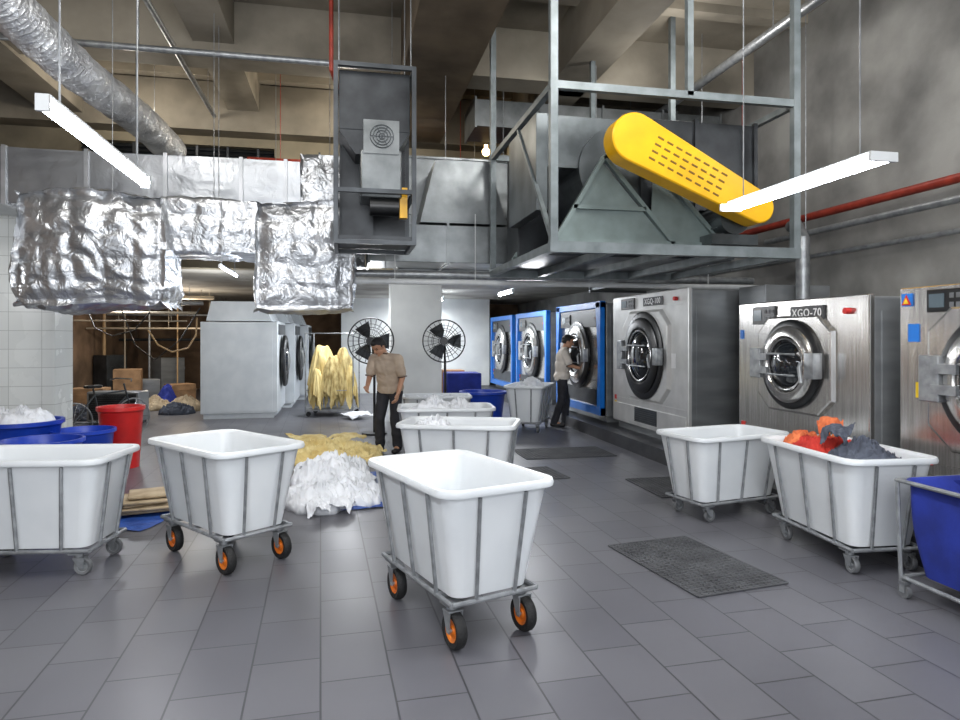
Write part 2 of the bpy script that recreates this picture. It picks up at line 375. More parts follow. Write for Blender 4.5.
# ---------------- laundry carts
def cart(label,loc,rz,big=True,grp='white laundry carts'):
    zb,zt=(.27,.87) if big else (.19,.82)
    c=thing('laundry_cart',label,'laundry cart',loc,rz,group=grp)
    t=MB(); rings=[]
    bw,bd,tw,td=.9,.47,1.1,.66
    for i in range(7):
        f=i/6; rings.append(rrect(bw+(tw-bw)*f,bd+(td-bd)*f,.07+.03*f,zb+(zt-.03-zb)*f))
    rings+= [rrect(tw+.07,td+.07,.12,zt-.038),rrect(tw+.08,td+.08,.125,zt-.02),rrect(tw+.065,td+.065,.12,zt),rrect(tw+.0,td+.0,.105,zt),rrect(tw-.02,td-.02,.1,zt-.015)]
    for i in range(6,-1,-1):
        f=i/6; rings.append(rrect(bw-.03+(tw-bw)*f,bd-.03+(td-bd)*f,.06+.03*f,zb+.02+(zt-.05-zb)*f))
    t.loft(rings); t.obj('tub',white_pl,c,smooth=.9)
    f=MB(); zf=zb-.015
    W2,D2=bw/2+.03,bd/2+.03
    f.sweep([(-W2,-D2,zf),(W2,-D2,zf)],.014,8).sweep([(-W2,D2,zf),(W2,D2,zf)],.014,8)
    f.sweep([(-W2,-D2,zf),(-W2,D2,zf)],.014,8).sweep([(W2,-D2,zf),(W2,D2,zf)],.014,8)
    for x in (-.3,0,.3): f.b2((x-.02,-D2,zf-.012),(x+.02,D2,zf+.008))
    TW,TD=tw/2+.012,td/2+.012; zu=zt-.05
    for x in (-.32,0,.32):
        for sy in (-1,1): f.sweep([(x*.92,sy*D2,zf),(x*1.05,sy*TD,zu)],.012,6)
    for y in (-.12,.12):
        for sx in (-1,1): f.sweep([(sx*W2,y,zf),(sx*TW,y*1.2,zu)],.012,6)
    for sx in (-1,1):
        for sy in (-1,1): f.box((sx*.39,sy*.22,zf-.02),(.1,.1,.01))
    f.obj('frame',barsteel,c,smooth=True)
    R=.1 if big else .06
    for sx in (-1,1):
        for sy in (-1,1):
            px,py=sx*.39,sy*.22
            k=MB(); top=zf-.02
            ww=.03 if big else .02
            k.cyl((px,py,top-.03),(px,py,top),.03)
            k.box((px+.01,py,top-.035),(.07,ww*2+.03,.008))
            for s in (-1,1):
                k.prism([(px-.03,py+s*(ww+.008)-.003,top-.035),(px+.05,py+s*(ww+.008)-.003,top-.035),(px+.045,py+s*(ww+.008)-.003,R-.012),(px+.015,py+s*(ww+.008)-.003,R-.012)],(0,.006,0))
            k.cyl((px+.03,py-ww-.015,R),(px+.03,py+ww+.015,R),.01,seg=8)
            k=k.obj('caster',barsteel,c)
            cx=px+.03
            w=MB(); w.lathe([(R*.62,-ww*.8),(R*.9,-ww),(R*.985,-ww*.6),(R,0),(R*.985,ww*.6),(R*.9,ww),(R*.62,ww*.8),(R*.62,-ww*.8)],(cx,py,R),(0,1,0),28)
            w.obj('tyre',rubber if big else greypl,k,smooth=True)
            h=MB(); h.lathe([(0,-ww*.7),(R*.22,-ww*.75),(R*.25,-ww*.4),(R*.45,-ww*.35),(R*.55,-ww*.75),(R*.63,-ww*.8),(R*.63,ww*.8),(R*.55,ww*.75),(R*.45,ww*.35),(R*.25,ww*.4),(R*.22,ww*.75),(0,ww*.7)],(cx,py,R),(0,1,0),24)
            h.obj('wheel_hub',orange if big else steel,k,smooth=True)
    return c
def camang(X,Y): return math.atan2(Y,X)-A
c1=cart('white plastic tub cart with black tyres and orange hubs',(*CW(-.155,3.98),0),camang(.5,-.865))
c2=clone(c1,(*CW(-1.95,5.05),0),camang(.76,-.65),label='white tub cart with orange hubs beside linen heap')
L2='white plastic tub cart on grey casters'
c3=cart(L2+' beside blue tubs',(*CW(-3.2,4.8),0),camang(1,.06),big=False)
c4=clone(c3,(*CW(2.29,6.25),0),camang(.9,.38),label=L2+' near the washers',scale=.94)
c5=clone(c3,(*CW(2.78,5.08),0),camang(.13,-.99),label='white plastic tub cart filled with red and grey clothes')
c6=clone(c3,(*CW(-.2,6.6),0),camang(.97,-.15),label=L2+' next to another cart')
c7=clone(c3,(*CW(-.42,8.1),0),camang(.97,.1),label='white plastic tub cart with linen over its rim')
c8=clone(c3,(*CW(-.68,10.4),0),camang(1,.1),label=L2+' near a column',scale=.92)
c9=clone(c3,(*CW(.9,11.9),0),camang(.3,1),label='white plastic tub cart heaped with white linen')
def inset(root,lx,ly,z):
    M=Matrix.Rotation(root.rotation_euler[2],3,'Z'); v=M@Vector((lx,ly,0)); return (root.location[0]+v.x,root.location[1]+v.y,z)
# floor linen
heap('white_linen_heap','large soft heap of crumpled white sheets on tarpaulin',G(334,486),.46,.78,.32,linen_w,1,rz=.1,fs=1.9,fa=.05)
heap('white_linen_heap','soft heap of crumpled white sheets beside a cart',G(322,504),.36,.4,.24,linen_w,3,rz=.4,fs=2.1,fa=.045)
heap('white_linen_heap','low spread of crumpled white sheets on tarpaulin',G(352,500),.3,.4,.17,linen_w,4,rz=.8,fs=2.1,fa=.045)
heap('yellow_linen_heap','low spread of crumpled pale yellow linen by a worker',G(328,456),.75,.75,.17,linen_y,5,fs=1.9,fa=.05)
heap('yellow_linen_heap','low spread of pale yellow linen near white sheets',G(356,460),.4,.5,.13,linen_y,6,fs=2.1,fa=.045)
WL=[(318,516,.34,.3,.7),(342,512,.38,.34,.7),(366,488,.36,.42,.7),(308,478,.4,.5,.9)]
for i,(px,py,sx,sy,sz) in enumerate(WL):
    cloth('white_sheet','crumpled white bed sheet at the edge of a heap',G(px,py),sx*.72,sy*.72,sz,linen_w,i,i*1.3,grp='white sheets around the floor heap')
YL=[(366,456,.7,.6,.7),(310,446,.9,.8,.8),(345,443,.8,.7,.7),(354,468,.6,.6,.7)]
for i,(px,py,sx,sy,sz) in enumerate(YL):
    cloth('yellow_sheet','crumpled pale yellow sheet on the floor near a worker',G(px,py),sx*.75,sy*.75,sz,linen_y,i+1,i*1.7+.4,grp='yellow sheets on the floor')
def sheet(name,label,c,rx,ry,m,rz,seed):
    s=MB(); n=24; vs=[[None]*(n+1) for _ in range(n+1)]
    for i in range(n+1):
        for j in range(n+1):
            x=(i/n-.5)*2*rx; y=(j/n-.5)*2*ry
            vs[i][j]=s.bm.verts.new((x+.04*noise.noise(Vector((y*3,seed,0))),y+.04*noise.noise(Vector((x*3,seed,5))),.006+.02*abs(noise.noise(Vector((x*5,y*5,seed))))))
    for i in range(n):
        for j in range(n): s.bm.faces.new((vs[i][j],vs[i+1][j],vs[i+1][j+1],vs[i][j+1]))
    o=s.obj(name,m,smooth=True,loc=c,label=label,cat='tarp'); o.rotation_euler=(0,0,rz); return o
sheet('tarpaulin','blue tarpaulin spread under the laundry heaps',G(356,490),.42,.85,tarp,.1,1)
sheet('tarpaulin','blue tarpaulin under beige sacks on the floor',G(148,508),.42,.75,tarp,-.3,2)
for i in range(5):
    p=G(147,513); s=MB(); s.box((0,0,.016),(.5-.03*i,.36,.03),bev=.012); 
    for v in s.bm.verts: v.co.z+=.02*noise.noise(v.co*6+Vector((i,0,0)))
    o=s.obj('folded_sack',linen_b,smooth=1.2,loc=(p.x+.03*math.sin(i*2),p.y+.03*math.cos(i*3),.03+i*.034),label='folded beige sack in a small stack on tarpaulin',cat='sack',group='folded beige sacks'); o.rotation_euler=(0,0,.3+.2*math.sin(i*4))
R5=c5.rotation_euler[2]
heap('red_garments','red garments bundled on top of a full cart',inset(c5,-.12,.0,.72),.3,.27,.17,linen_r,7,rz=R5,fs=3,fa=.03,irr=.5)
heap('orange_garments','orange cloth bundled on a full cart',inset(c5,-.34,-.02,.74),.16,.24,.14,linen_o,8,rz=R5,fs=3,fa=.03,irr=.5)
heap('grey_garments','dark grey garments bundled in a full cart',inset(c5,.25,.0,.72),.26,.26,.16,linen_g,9,rz=R5,fs=3,fa=.03,irr=.5)
cloth('grey_garment','dark grey garment across the middle of a full cart',inset(c5,.06,-.08,.84),.22,.24,.7,linen_g,0,R5+.5)
cloth('orange_garment','orange garment lying over red garments',inset(c5,-.2,.05,.85),.2,.2,.8,linen_o,1,R5+1)
for k_,(c_,lab,lx,z,s_,hh) in enumerate(((c9,'white linen heaped above a cart rim',0,.7,.46,.24),(c7,'white linen mounded over a cart rim',-.08,.72,.42,.2),(c6,'white linen lying in a cart',-.28,.7,.22,.13),(c8,'white linen filling a cart',0,.62,.4,.12))):
    heap('linen_bundle',lab,inset(c_,lx,0,z),s_,.25 if s_>.3 else .22,hh,linen_w,20+k_,rz=c_.rotation_euler[2],fs=2.6,fa=.035,irr=.35)
# blue cart
bc=thing('laundry_cart','blue fabric bag cart on a grey tubular frame','laundry cart',(*CW(3.07,3.78),0),camang(.2,-.98)); bc.scale=(.95,.95,.98)
t=MB(); rings=[]
for i in range(13):
    f=i/12; bul=.04*math.sin(math.pi*min(1,f*1.05)); r=rrect(.86+.12*f+bul,.5+.09*f+bul,.07,.17+.58*f,n=8)
    rings.append([(x*(1+.04*noise.noise(Vector((x*6,y*6,f*1.5)))),y*(1+.06*noise.noise(Vector((x*6,y*6,f*1.5+9)))),z+.01*noise.noise(Vector((x*4,y*4,i)))) for x,y,z in r])
rings+=[rrect(1.05,.65,.09,.755,n=8),rrect(1.03,.63,.09,.775,n=8),rrect(.98,.58,.08,.76,n=8),rrect(.84,.46,.07,.26,n=8)]
t.loft(rings); t.obj('bag',bluefab,bc,smooth=1.2)
f=MB()
for sy in (-1,1):
    f.sweep([(-.52,sy*.3,.13),(.52,sy*.3,.13)],.014,8); f.sweep([(-.54,sy*.33,.76),(.54,sy*.33,.76)],.014,8)
    for x in (-.53,.53): f.sweep([(x,sy*.3,.1),(x,sy*.33,.76)],.014,8)
for x in (-.53,.53):
    f.sweep([(x,-.3,.13),(x,.3,.13)],.014,8); f.sweep([(x,-.33,.76),(x,.33,.76)],.014,8)
f.obj('frame',steel,bc,smooth=True)
for sx in (-1,1):
    for sy in (-1,1):
        k=MB(); k.box((sx*.5,sy*.3,.1),(.05,.05,.02)); k.b2((sx*.5-.02,sy*.3-.025,.04),(sx*.5+.02,sy*.3-.02,.1)); k.b2((sx*.5-.02,sy*.3+.02,.04),(sx*.5+.02,sy*.3+.025,.1)); k=k.obj('caster',steel,bc)
        MB().cyl((sx*.5,sy*.3-.016,.045),(sx*.5,sy*.3+.016,.045),.045,seg=20).obj('wheel',greypl,k,smooth=True)
# ---------------- washers
wfront=mat('white_steel_front',(212,212,210),(196,196,194),rough=.3,metal=.4)
def washer(label,loc,rz,W,H,D,dz,dr,style='steel',plate=None,detail=True,zt=None,ph=.17):
    w=thing('industrial_washer' if style!='dryer' else 'industrial_dryer',label,'washing machine' if style!='dryer' else 'dryer',loc,rz)
    bodym={'steel':sidesteel,'blue':sidesteel,'dryer':dryergrey,'white':sidesteel}[style]
    fm={'steel':stainless,'blue':stainless,'dryer':dryergrey,'white':wfront}[style]
    b=MB(); b.b2((-W/2,.04,.1),(W/2,D,H-.02),bev=.015); b.b2((-W/2+.05,.08,0),(W/2-.05,D-.05,.1))
    if style!='dryer':
        b.b2((W/2-.01,.12,.2),(W/2+.008,D-.15,H-.15)); b.b2((W/2+.005,D*.5-.01,.2),(W/2+.014,D*.5+.01,H-.15))
    b.obj('body',bodym,w)
    p=MB(); p.b2((-W/2,0,.12),(W/2,.06,H),bev=.012)
    o=dr*1.28
    def octa(s,y,c=.32): return [(x*s*1.15,y,dz+z*s) for x,z in ((-1,-1+c),(-1+c,-1),(1-c,-1),(1,-1+c),(1,1-c),(1-c,1),(-1+c,1),(-1,1-c))]
    if detail:
        p.b2((-W/2+.02,-.006,dz+o*1.1),(W/2-.02,.01,dz+o*1.1+.012))
        p.b2((-W/2+.05,-.012,.16),(W/2-.05,.01,.16+.26),bev=.004)
        p.b2((-W/2+.02,-.006,.5),(W/2-.02,.01,.512))
    p.obj('front_panel',fm,w)
    if style=='steel': MB().loft([octa(o*1.12,.01),octa(o*1.08,-.035),octa(o*1.05,-.04)]).obj('door_surround',stainless,w)
    if style=='white': MB().loft([octa(o*1.06,.01),octa(o,-.04),octa(o*.98,-.045)]).obj('door_surround',wfront,w)
    if style=='blue':
        q=MB()
        for sx in (-1,1): q.prism([(sx*W/2,-.07,.12),(sx*(W/2-.16),-.07,.12),(sx*(W/2-.1),-.07,1.1),(sx*(W/2-.22),-.07,H),(sx*W/2,-.07,H)],(0,.1,0))
        q.b2((-W/2,-.07,H-.1),(W/2,.03,H+.02),bev=.01); q.b2((-W/2,-.06,.12),(W/2,.03,.25)); q.obj('blue_surround',bluepaint,w)
        MB().b2((-W/2+.24,-.05,H-.42),(W/2-.24,.02,H-.11)).obj('upper_panel',black,w)
        MB().b2((-W/2+.3,-.03,.28),(W/2-.3,.02,.55)).obj('lower_panel',darksteel,w)
    d=MB(); y0=-.045
    d.lathe([(dr*1.12,0),(dr*1.12,.05),(dr*1.04,.075),(dr*.84,.08),(dr*.78,.05),(dr*.78,0)],(0,y0,dz),(0,-1,0),44)
    dm={'steel':stainless,'dryer':black,'white':black,'blue':stainless}[style]
    d=d.obj('door',dm,w,smooth=True)
    MB().lathe([(dr*.79,.03),(dr*.72,.05),(dr*.66,.045),(dr*.5,.1),(dr*.25,.13),(0,.14)],(0,y0,dz),(0,-1,0),40).obj('door_glass',glass,d,smooth=True)
    if style!='dryer':
        MB().lathe([(dr*1.08,0),(dr*1.3,0),(dr*1.3,.03),(dr*1.24,.045),(dr*1.08,.045),(dr*1.08,0)],(0,y0+.01,dz),(0,-1,0),44).obj('door_gasket',black,d,smooth=True)
        MB().torus((0,y0-.065,dz),(0,1,0),dr*.74,dr*.03,40,8).obj('inner_ring',chrome,d,smooth=True)
        h=MB(); h.box((-dr*1.3,y0-.06,dz),(.17,.09,dr*.9),bev=.01); h.box((-dr*.95,y0-.1,dz+dr*.2),(dr*.55,.03,.07)); h.box((-dr*.95,y0-.1,dz-dr*.2),(dr*.55,.03,.07)); h.obj('hinge',steel,d)
        h=MB(); h.box((dr*1.22,y0-.08,dz),(.13,.1,.24),bev=.01); h.sweep([(dr*.9,y0-.13,dz+.02),(dr*1.0,y0-.17,dz-.02),(dr*1.08,y0-.17,dz-.16)],.018,8); h.obj('door_handle',steel,d,smooth=True)
        for z in (-.3,.3): MB().sweep([(-dr*.6,y0-.12,dz+z*dr),(dr*.6,y0-.12,dz+z*dr)],.011,8).obj('guard_bar',steel,d,smooth=True)
    if zt is None: zt=(H+dz+o*1.1)/2
    if style=='dryer':
        MB().b2((-W*.4,-.02,H-.28),(W*.4,.0,H-.06)).obj('control_panel',darksteel,w); return w
    yb=-.06 if style=='blue' else -.012
    cp=MB(); cp.box((-W*.25,yb,zt),(W*.2,.02,ph),bev=.006); cp=cp.obj('control_panel',black,w)
    for i in range(3):
        for j in range(2): MB().box((-W*.25+W*.02+W*.03*i,yb-.012,zt-ph*.2+j*ph*.4),(W*.018,.006,ph*.22)).obj('button',greypl,cp)
    MB().box((-W*.3,yb-.012,zt),(W*.07,.006,ph*.6)).obj('display',mat('grey_display',(90,104,112),rough=.2),cp)
    if plate:
        pl=MB(); pl.box((W*.1,-.012,zt),(W*.25,.016,ph*.72),bev=.004); pl=pl.obj('name_plate',black,w)
        text(plate,(W*.056 if len(plate)<7 else W*.046),stwhite,pl,(W*.1,-.021,zt),(math.pi/2,0,0))
    e=MB(); e.cyl((W*.38,-.0,zt),(W*.38,-.05,zt),.028); e.obj('stop_button',stred,w)
    MB().box((-W*.45,-.005,.5),(.07,.006,.07)).obj('warning_sticker',stred,w)
    MB().box((-W*.45,-.005,.41),(.07,.006,.06)).obj('warning_sticker',styel,w)
    if detail:
        v=MB(); v.b2((-W*.15,-.014,.19),(W*.15,-.008,.41))
        for i in range(7): v.box((0,-.016,.2+i*.03),(W*.3,.01,.01))
        v.obj('vent_grille',darksteel,w)
    return w
RW=-math.pi/2; UF=4.37
m0=washer('stainless industrial washer with blue and yellow front stickers',(UF,3.62,.19),RW,1.8,1.86,1.4,1.16,.38,plate='XGQ-100',zt=1.74)
MB().box((-.76,-.006,1.5),(.1,.006,.14)).obj('blue_sticker',stblue,m0)
MB().box((-.66,-.046,1.06),(.08,.004,.12)).obj('yellow_sticker',styel,m0)
MB().box((-.66,-.006,.52),(.14,.006,.05)).obj('warning_sticker',stred,m0)
sg=MB(); sg.box((-.82,-.008,1.76),(.1,.008,.1)); sg=sg.obj('warning_sign',stblue,m0)
MB().prism([(-.865,-.014,1.72),(-.775,-.014,1.72),(-.82,-.014,1.802)],(0,-.003,0)).obj('warning_triangle',stred,sg)
MB().prism([(-.845,-.019,1.73),(-.795,-.019,1.73),(-.82,-.019,1.775)],(0,-.003,0)).obj('warning_triangle',styel,sg)
m1=washer('stainless industrial washer with black model plate',(UF,5.78,.19),RW,1.9,1.84,1.5,1.2,.34,plate='XGQ-70',zt=1.7,ph=.19)
MB().box((-.88,-.006,1.5),(.06,.006,.1)).obj('blue_sticker',stblue,m1)
m3=washer('tall steel and white washer with black-ringed round door',(UF,9.08,.19),RW,2.45,2.12,1.5,1.2,.5,style='white',plate='XGQ-100',zt=1.99,ph=.17)
MB().box((.85,-.006,1.15),(.12,.006,.2)).obj('paper_label',stwhite,m3)
m4=washer('blue-trimmed washer with round glass door beside a worker',(UF,11.9,.19),RW,2.4,2.08,1.5,1.15,.48,style='blue',detail=False,zt=1.81,ph=.2)
m5=washer('blue-trimmed industrial washer with round glass door',(UF,15.1,.19),RW,2.6,2.05,1.5,1.15,.52,style='blue',detail=False,zt=1.79,ph=.2)
m6=clone(m5,(UF,18.1,.19),RW,label='blue-trimmed industrial washer by the white partition')
MB().b2((5.0,7.15,0.19),(5.9,7.7,2.3),bev=.01).obj('electrical_cabinet',sidesteel,label='grey steel electrical cabinet between two washers',cat='cabinet')
d1=washer('light grey industrial dryer with round black doors',(-1.36,15.1,0),math.pi/2,1.8,2.0,1.5,1.15,.5,style='dryer',detail=False)
h=MB(); h.prism([(-.85,.12,2.0),(-.85,1.4,2.0),(-.85,1.3,2.4),(-.85,.3,2.4)],(1.7,0,0)); h.obj('lint_hood',dryergrey,d1)
h=MB(); h.box((-.905,.75,1.0),(.012,1.3,1.7)); h.obj('side_panel',dryergrey,d1)
d2=clone(d1,(-1.16,17.1,0),math.pi/2,label='light grey industrial dryer between two other dryers')
d3=clone(d1,(-.96,19.1,0),math.pi/2,label='light grey industrial dryer at the end of the row')
# ---------------- floor mats
def gmat(label,c,w,d,rz):
    m=MB(); m.box((0,0,.003),(w,d,.006))
    n=int(w/.05)
    for i in range(n+1): m.box((-w/2+i*w/n,0,.008),(.014,d,.006))
    k=int(d/.05)
    for i in range(k+1): m.box((0,-d/2+i*d/k,.008),(w,.014,.006))
    o=m.obj('floor_mat',matm,label=label,cat='mat',group='rubber floor mats'); o.location=c; o.rotation_euler=(0,0,rz)
a=G(618,543);b=G(672,594);c=G(795,587);d=G(693,541); ce=(a+b+c+d)/4
gmat('dark perforated rubber mat on tiles before the washers',ce,.72,1.1,math.radians(8))
gmat('dark perforated rubber mat beside the curb',G(563,453),.8,1.3,math.pi/2)
gmat('dark perforated rubber mat partly under a cart',G(668,487),.6,.9,0)
gmat('dark perforated rubber mat next to white carts',G(535,474),.6,.7,.1)
# ---------------- bins and tubs
def tub(name,label,c,r,h,m,cat,seg=36):
    s=MB(); s.lathe([(0,0),(r*.78,0),(r*.95,h*.9),(r,h*.93),(r*1.04,h*.94),(r*1.04,h),(r*.95,h),(r*.9,h*.9),(r*.74,.03),(0,.03)],(0,0,0),(0,0,1),seg)
    return s.obj(name,m,smooth=True,loc=c,label=label,cat=cat)
def gb(px,py_rim,z):
    p=G(px,py_rim,z); p.z=0; return p
tub('waste_bin','tall red plastic bin beside blue tubs',gb(121,406,.78),.27,.78,redpl,'bin')
tub('plastic_tub','large round blue plastic tub filled with linen',gb(20,420,.72),.42,.72,bluetub,'tub')
tub('plastic_tub','round blue plastic tub next to the red bin',gb(84,429,.6),.32,.6,bluetub,'tub')
tub('plastic_tub','round blue plastic tub behind a white cart',gb(42,439,.62),.37,.62,bluetub,'tub')
p=gb(20,420,.72); p.z=.6
heap('linen_bundle','white linen filling a blue tub',p,.36,.36,.28,linen_w,30,fs=2.4,fa=.035,irr=.3)
p=gb(5,402,.8)
cloth('linen_bundle','beige linen draped over a crate near the tiled column',(p.x-.2,p.y+.6,0),1,1,.8,linen_b,0,.7,src=DRP)
tub('plastic_tub','round blue plastic tub near white carts',gb(483,391,.68),.42,.68,bluetub,'tub')
p=PC(462,400,13.5); 
MB().b2((p.x-.35,p.y-.3,0),(p.x+.35,p.y+.3,.95),bev=.03).obj('fabric_hamper',bluefab,label='dark blue boxy fabric hamper by the wall',cat='hamper')
MB().b2((2.25,15.2,0),(2.75,15.7,.9),bev=.01).obj('cardboard_box',mat('cardboard',(150,110,76),rough=.8),label='tall brown cardboard box by the wall',cat='box')
# yellow linen cage
pc=PC(333,400,14.2); cg=thing('cage_trolley','wire cage trolley heaped with pale yellow linen','trolley',(pc.x,pc.y,0),-A)
f=MB()
for x in (-.5,.5):
    for y in (-.35,.35): f.sweep([(x,y,.08),(x,y,1.75)],.015,6)
for z in (.15,.55,1.75):
    for y in (-.35,.35): f.sweep([(-.5,y,z),(.5,y,z)],.008,6)
    for x in (-.5,.5): f.sweep([(x,-.35,z),(x,.35,z)],.008,6)
f.box((0,0,.13),(1,.7,.03)); f.obj('frame',steel,cg,smooth=True)
for x in (-.45,.45):
    for y in (-.3,.3): MB().cyl((x,y-.015,.05),(x,y+.015,.05),.05).obj('wheel',rubber,cg,smooth=True)
yl2=mat('mottled_yellow_linen',(214,196,140),(150,128,76),scale=7,rough=.85,detail=8)
for k_,(dx,dy,sx,sz,rz_,m_) in enumerate(((-.2,-.1,.6,1.25,.3,linen_y),(.22,-.12,.56,1.2,2.2,yl2),(.0,-.25,.5,1.05,4.1,yl2),(-.3,-.3,.4,.8,1.2,linen_y),(.35,-.28,.4,.85,5.2,linen_y))):
    cloth('draped_linen','pale yellow cloth bundled and hanging in a cage trolley',(pc.x+dx,pc.y+dy,.15),sx,sx,sz,m_,0,rz_,src=DRP,grp='yellow cloths in the cage trolley')
cloth('white_sheet','off-white sheets on the floor beside a cage trolley',(pc.x+.5,pc.y-.8,0),.6,.55,.7,linen_w,1,.5)
# left rear
p=PC(113,412,12.5)
a=MB(); a.b2((-.5,-.2,0.05),(.5,.2,.62),bev=.02); ac=a.obj('condenser_unit',sidesteel,label='grey louvred condenser unit standing on the floor',cat='air conditioner',loc=(p.x,p.y+.3,0)); ac.rotation_euler=(0,0,-A)
l=MB(); l.b2((-.45,-.215,.09),(.45,-.2,.58))
for i in range(11): l.box((0,-.22,.12+i*.042),(.86,.02,.012))
l.obj('louvre_grille',darksteel,ac)
for x in (-.42,.42): MB().b2((x-.035,-.18,0),(x+.035,.18,.05)).obj('foot',darksteel,ac)
p=PC(104,430,10.6); bk=thing('bicycle','old parked bicycle with thin spoked wheels','bicycle',(p.x,p.y,0),.9)
for x in (-.5,.5):
    w=MB(); w.torus((x,0,.33),(0,1,0),.31,.014,36,6); w=w.obj('wheel',steel,bk,smooth=True)
    s=MB()
    for i in range(14): a_=2*math.pi*i/14; s.cyl((x,0,.33),(x+.3*math.cos(a_),0,.33+.3*math.sin(a_)),.0025,seg=5)
    s.cyl((x,-.04,.33),(x,.04,.33),.02); s.obj('spokes',chrome,w)
s=MB()
for a_,b_ in (((-.5,0,.33),(-.05,0,.3)),((-.5,0,.33),(-.15,0,.75)),((-.05,0,.3),(-.18,0,.85)),((-.15,0,.75),(.36,0,.78)),((-.05,0,.3),(.38,0,.68)),((.5,0,.33),(.34,0,.9))): s.sweep([a_,b_],.015,8)
s.obj('frame',darksteel,bk,smooth=True)
MB().sweep([(.28,-.27,.95),(.34,-.2,.98),(.34,.2,.98),(.28,.27,.95)],.012,8).obj('handlebar',chrome,bk,smooth=True)
MB().box((-.18,0,.88),(.25,.13,.05),bev=.02).obj('saddle',black,bk)
palep=mat('pale_pipe',(176,164,144),rough=.5)
def pipe(label,pts,r,m,hang=(),nm='pipe'):
    t=MB(); t.sweep(pts,r,12)
    for (x,y,z,t_) in hang: t.cyl((x,y,z),(x,y,min(t_,ZR)),.006,seg=6)
    return t.obj(nm,m,smooth=True,label=label,cat='pipe')
for i,(z,yy,r_,m_) in enumerate(((2.2,15.5,.03,palep),(2.45,16.2,.045,steel),(1.9,18.5,.025,palep),(2.6,13.2,.03,steel),(2.4,14.1,.035,darksteel),(2.0,14.6,.015,palep),(1.6,21,.04,darksteel),(2.65,17.5,.05,palep),(2.3,20,.03,steel))):
    pipe('service pipe running under the low ceiling',[(-6.45,yy,z),(-3.2,yy,z)],r_,m_,[(x,yy,z,ZL) for x in (-6,-4.5,-3.5)],'water_pipe')
tanp=mat('tan_insulated_pipe',(190,158,116),rough=.5)
for x,r_,m_ in ((-6.2,.04,tanp),(-5.7,.02,palep),(-5.1,.03,steel),(-4.4,.02,tanp)):
    pipe('thin vertical pipe in the raw rear area',[(x,19,0),(x,19,ZL)],r_,m_,(),'water_pipe')
pipe('bent tan hose sagging in the raw rear area',[PC(148,330,14),PC(158,345,14),PC(172,352,14),PC(188,348,14),PC(196,335,14),PC(197,318,14)],.018,tanp)
pipe('dark cable bundle sagging in the raw rear area',[PC(85,305,13),PC(95,328,13),PC(112,336,13),PC(135,330,13),PC(150,312,13)],.014,black)
pipe('second sagging cable in the raw rear area',[PC(120,306,14),PC(135,345,14),PC(155,360,14),PC(180,340,14),PC(200,308,14)],.012,black)
boxm=mat('worn_cardboard',(164,128,92),(130,100,70),scale=5,rough=.85)
for i,(px,D,w_,h_,m_) in enumerate(((90,14.6,.7,.55,boxm),(128,16,.6,.9,boxm),(148,17,.5,.6,sidesteel),(180,16.6,.6,.5,boxm),(168,18.5,.7,1.1,sidesteel),(110,17.5,.6,1.2,darksteel))):
    p=PC(px,400,D); o=MB().b2((-w_/2,-.25,0),(w_/2,.25,h_),bev=.015).b2((-w_/2-.005,-.26,h_*.7),(w_/2+.005,-.24,h_*.76)).obj('storage_box',m_,label='stored box standing in the raw rear area',cat='box',loc=(p.x,p.y,0)); o.rotation_euler=(0,0,.2*i)
cols_=[linen_g,linen_b,linen_b,bluefab,linen_w,linen_g]
for i,(px,D,w_,h_) in enumerate(((86,13.4,.8,.28),(186,15,.7,.3),(155,15.2,.6,.25),(166,15.8,.4,.5),(132,14.8,.5,.3),(176,14.4,.6,.2))):
    p=PC(px,400,D); heap('stored_sack','slumped sack lying in the raw rear area',(p.x,p.y,0),w_*.6,.35,h_,cols_[i],50+i,fs=1.8,fa=.05)
# ---------------- fans
def fan(label,c,r,mountz):
    f=thing('pedestal_fan',label,'fan',c,-A,group='black industrial fans')
    cg=MB()
    for k in (.25,.5,.75,1.0): cg.torus((0,-.08+.06*(k**2),0),(0,1,0),r*k,.005 if k<1 else .012,40,5)
    cg.torus((0,.08,0),(0,1,0),r*.6,.005,32,5)
    for i in range(24):
        a_=2*math.pi*i/24; cx,cz=math.cos(a_),math.sin(a_)
        cg.sweep([(cx*r*.15,-.085,cz*r*.15),(cx*r*.6,-.07,cz*r*.6),(cx*r,-.02,cz*r),(cx*r*.7,.07,cz*r*.7),(cx*r*.2,.09,cz*r*.2)],.0035,4)
    cg.obj('cage',black,f,smooth=True)
    for i in range(3):
        b=MB(); a0=2*math.pi*i/3; pts=[]
        for t,wd in ((.15,.25),(.5,.5),(.88,.42)):
            for s_ in (-1,1):
                a_=a0+s_*wd; pts.append((math.cos(a_)*r*t,s_*.03,math.sin(a_)*r*t))
        v=[b.bm.verts.new(p_) for p_ in pts]
        b.bm.faces.new((v[0],v[1],v[3],v[2])); b.bm.faces.new((v[2],v[3],v[5],v[4]))
        b.obj('blade',darksteel,f)
    MB().cyl((0,-.09,0),(0,.28,0),.07).obj('motor',black,f,smooth=True)
    m=MB(); m.sweep([(0,.2,0),(0,.25,-.25),(0,.35,-.35)],.02,8)
    m.sweep([(0,.35,-.35),(0,.35,mountz-c[2])],.022,8); m.cyl((0,.35,mountz-c[2]),(0,.35,mountz-c[2]+.03),.22); m.obj('stand',black,f,smooth=True)
fan('black caged industrial pedestal fan beside the white column',PC(371,341,11.0),.38,0)
fan('black caged industrial pedestal fan before the white column',PC(444,341,11.3),.36,0)
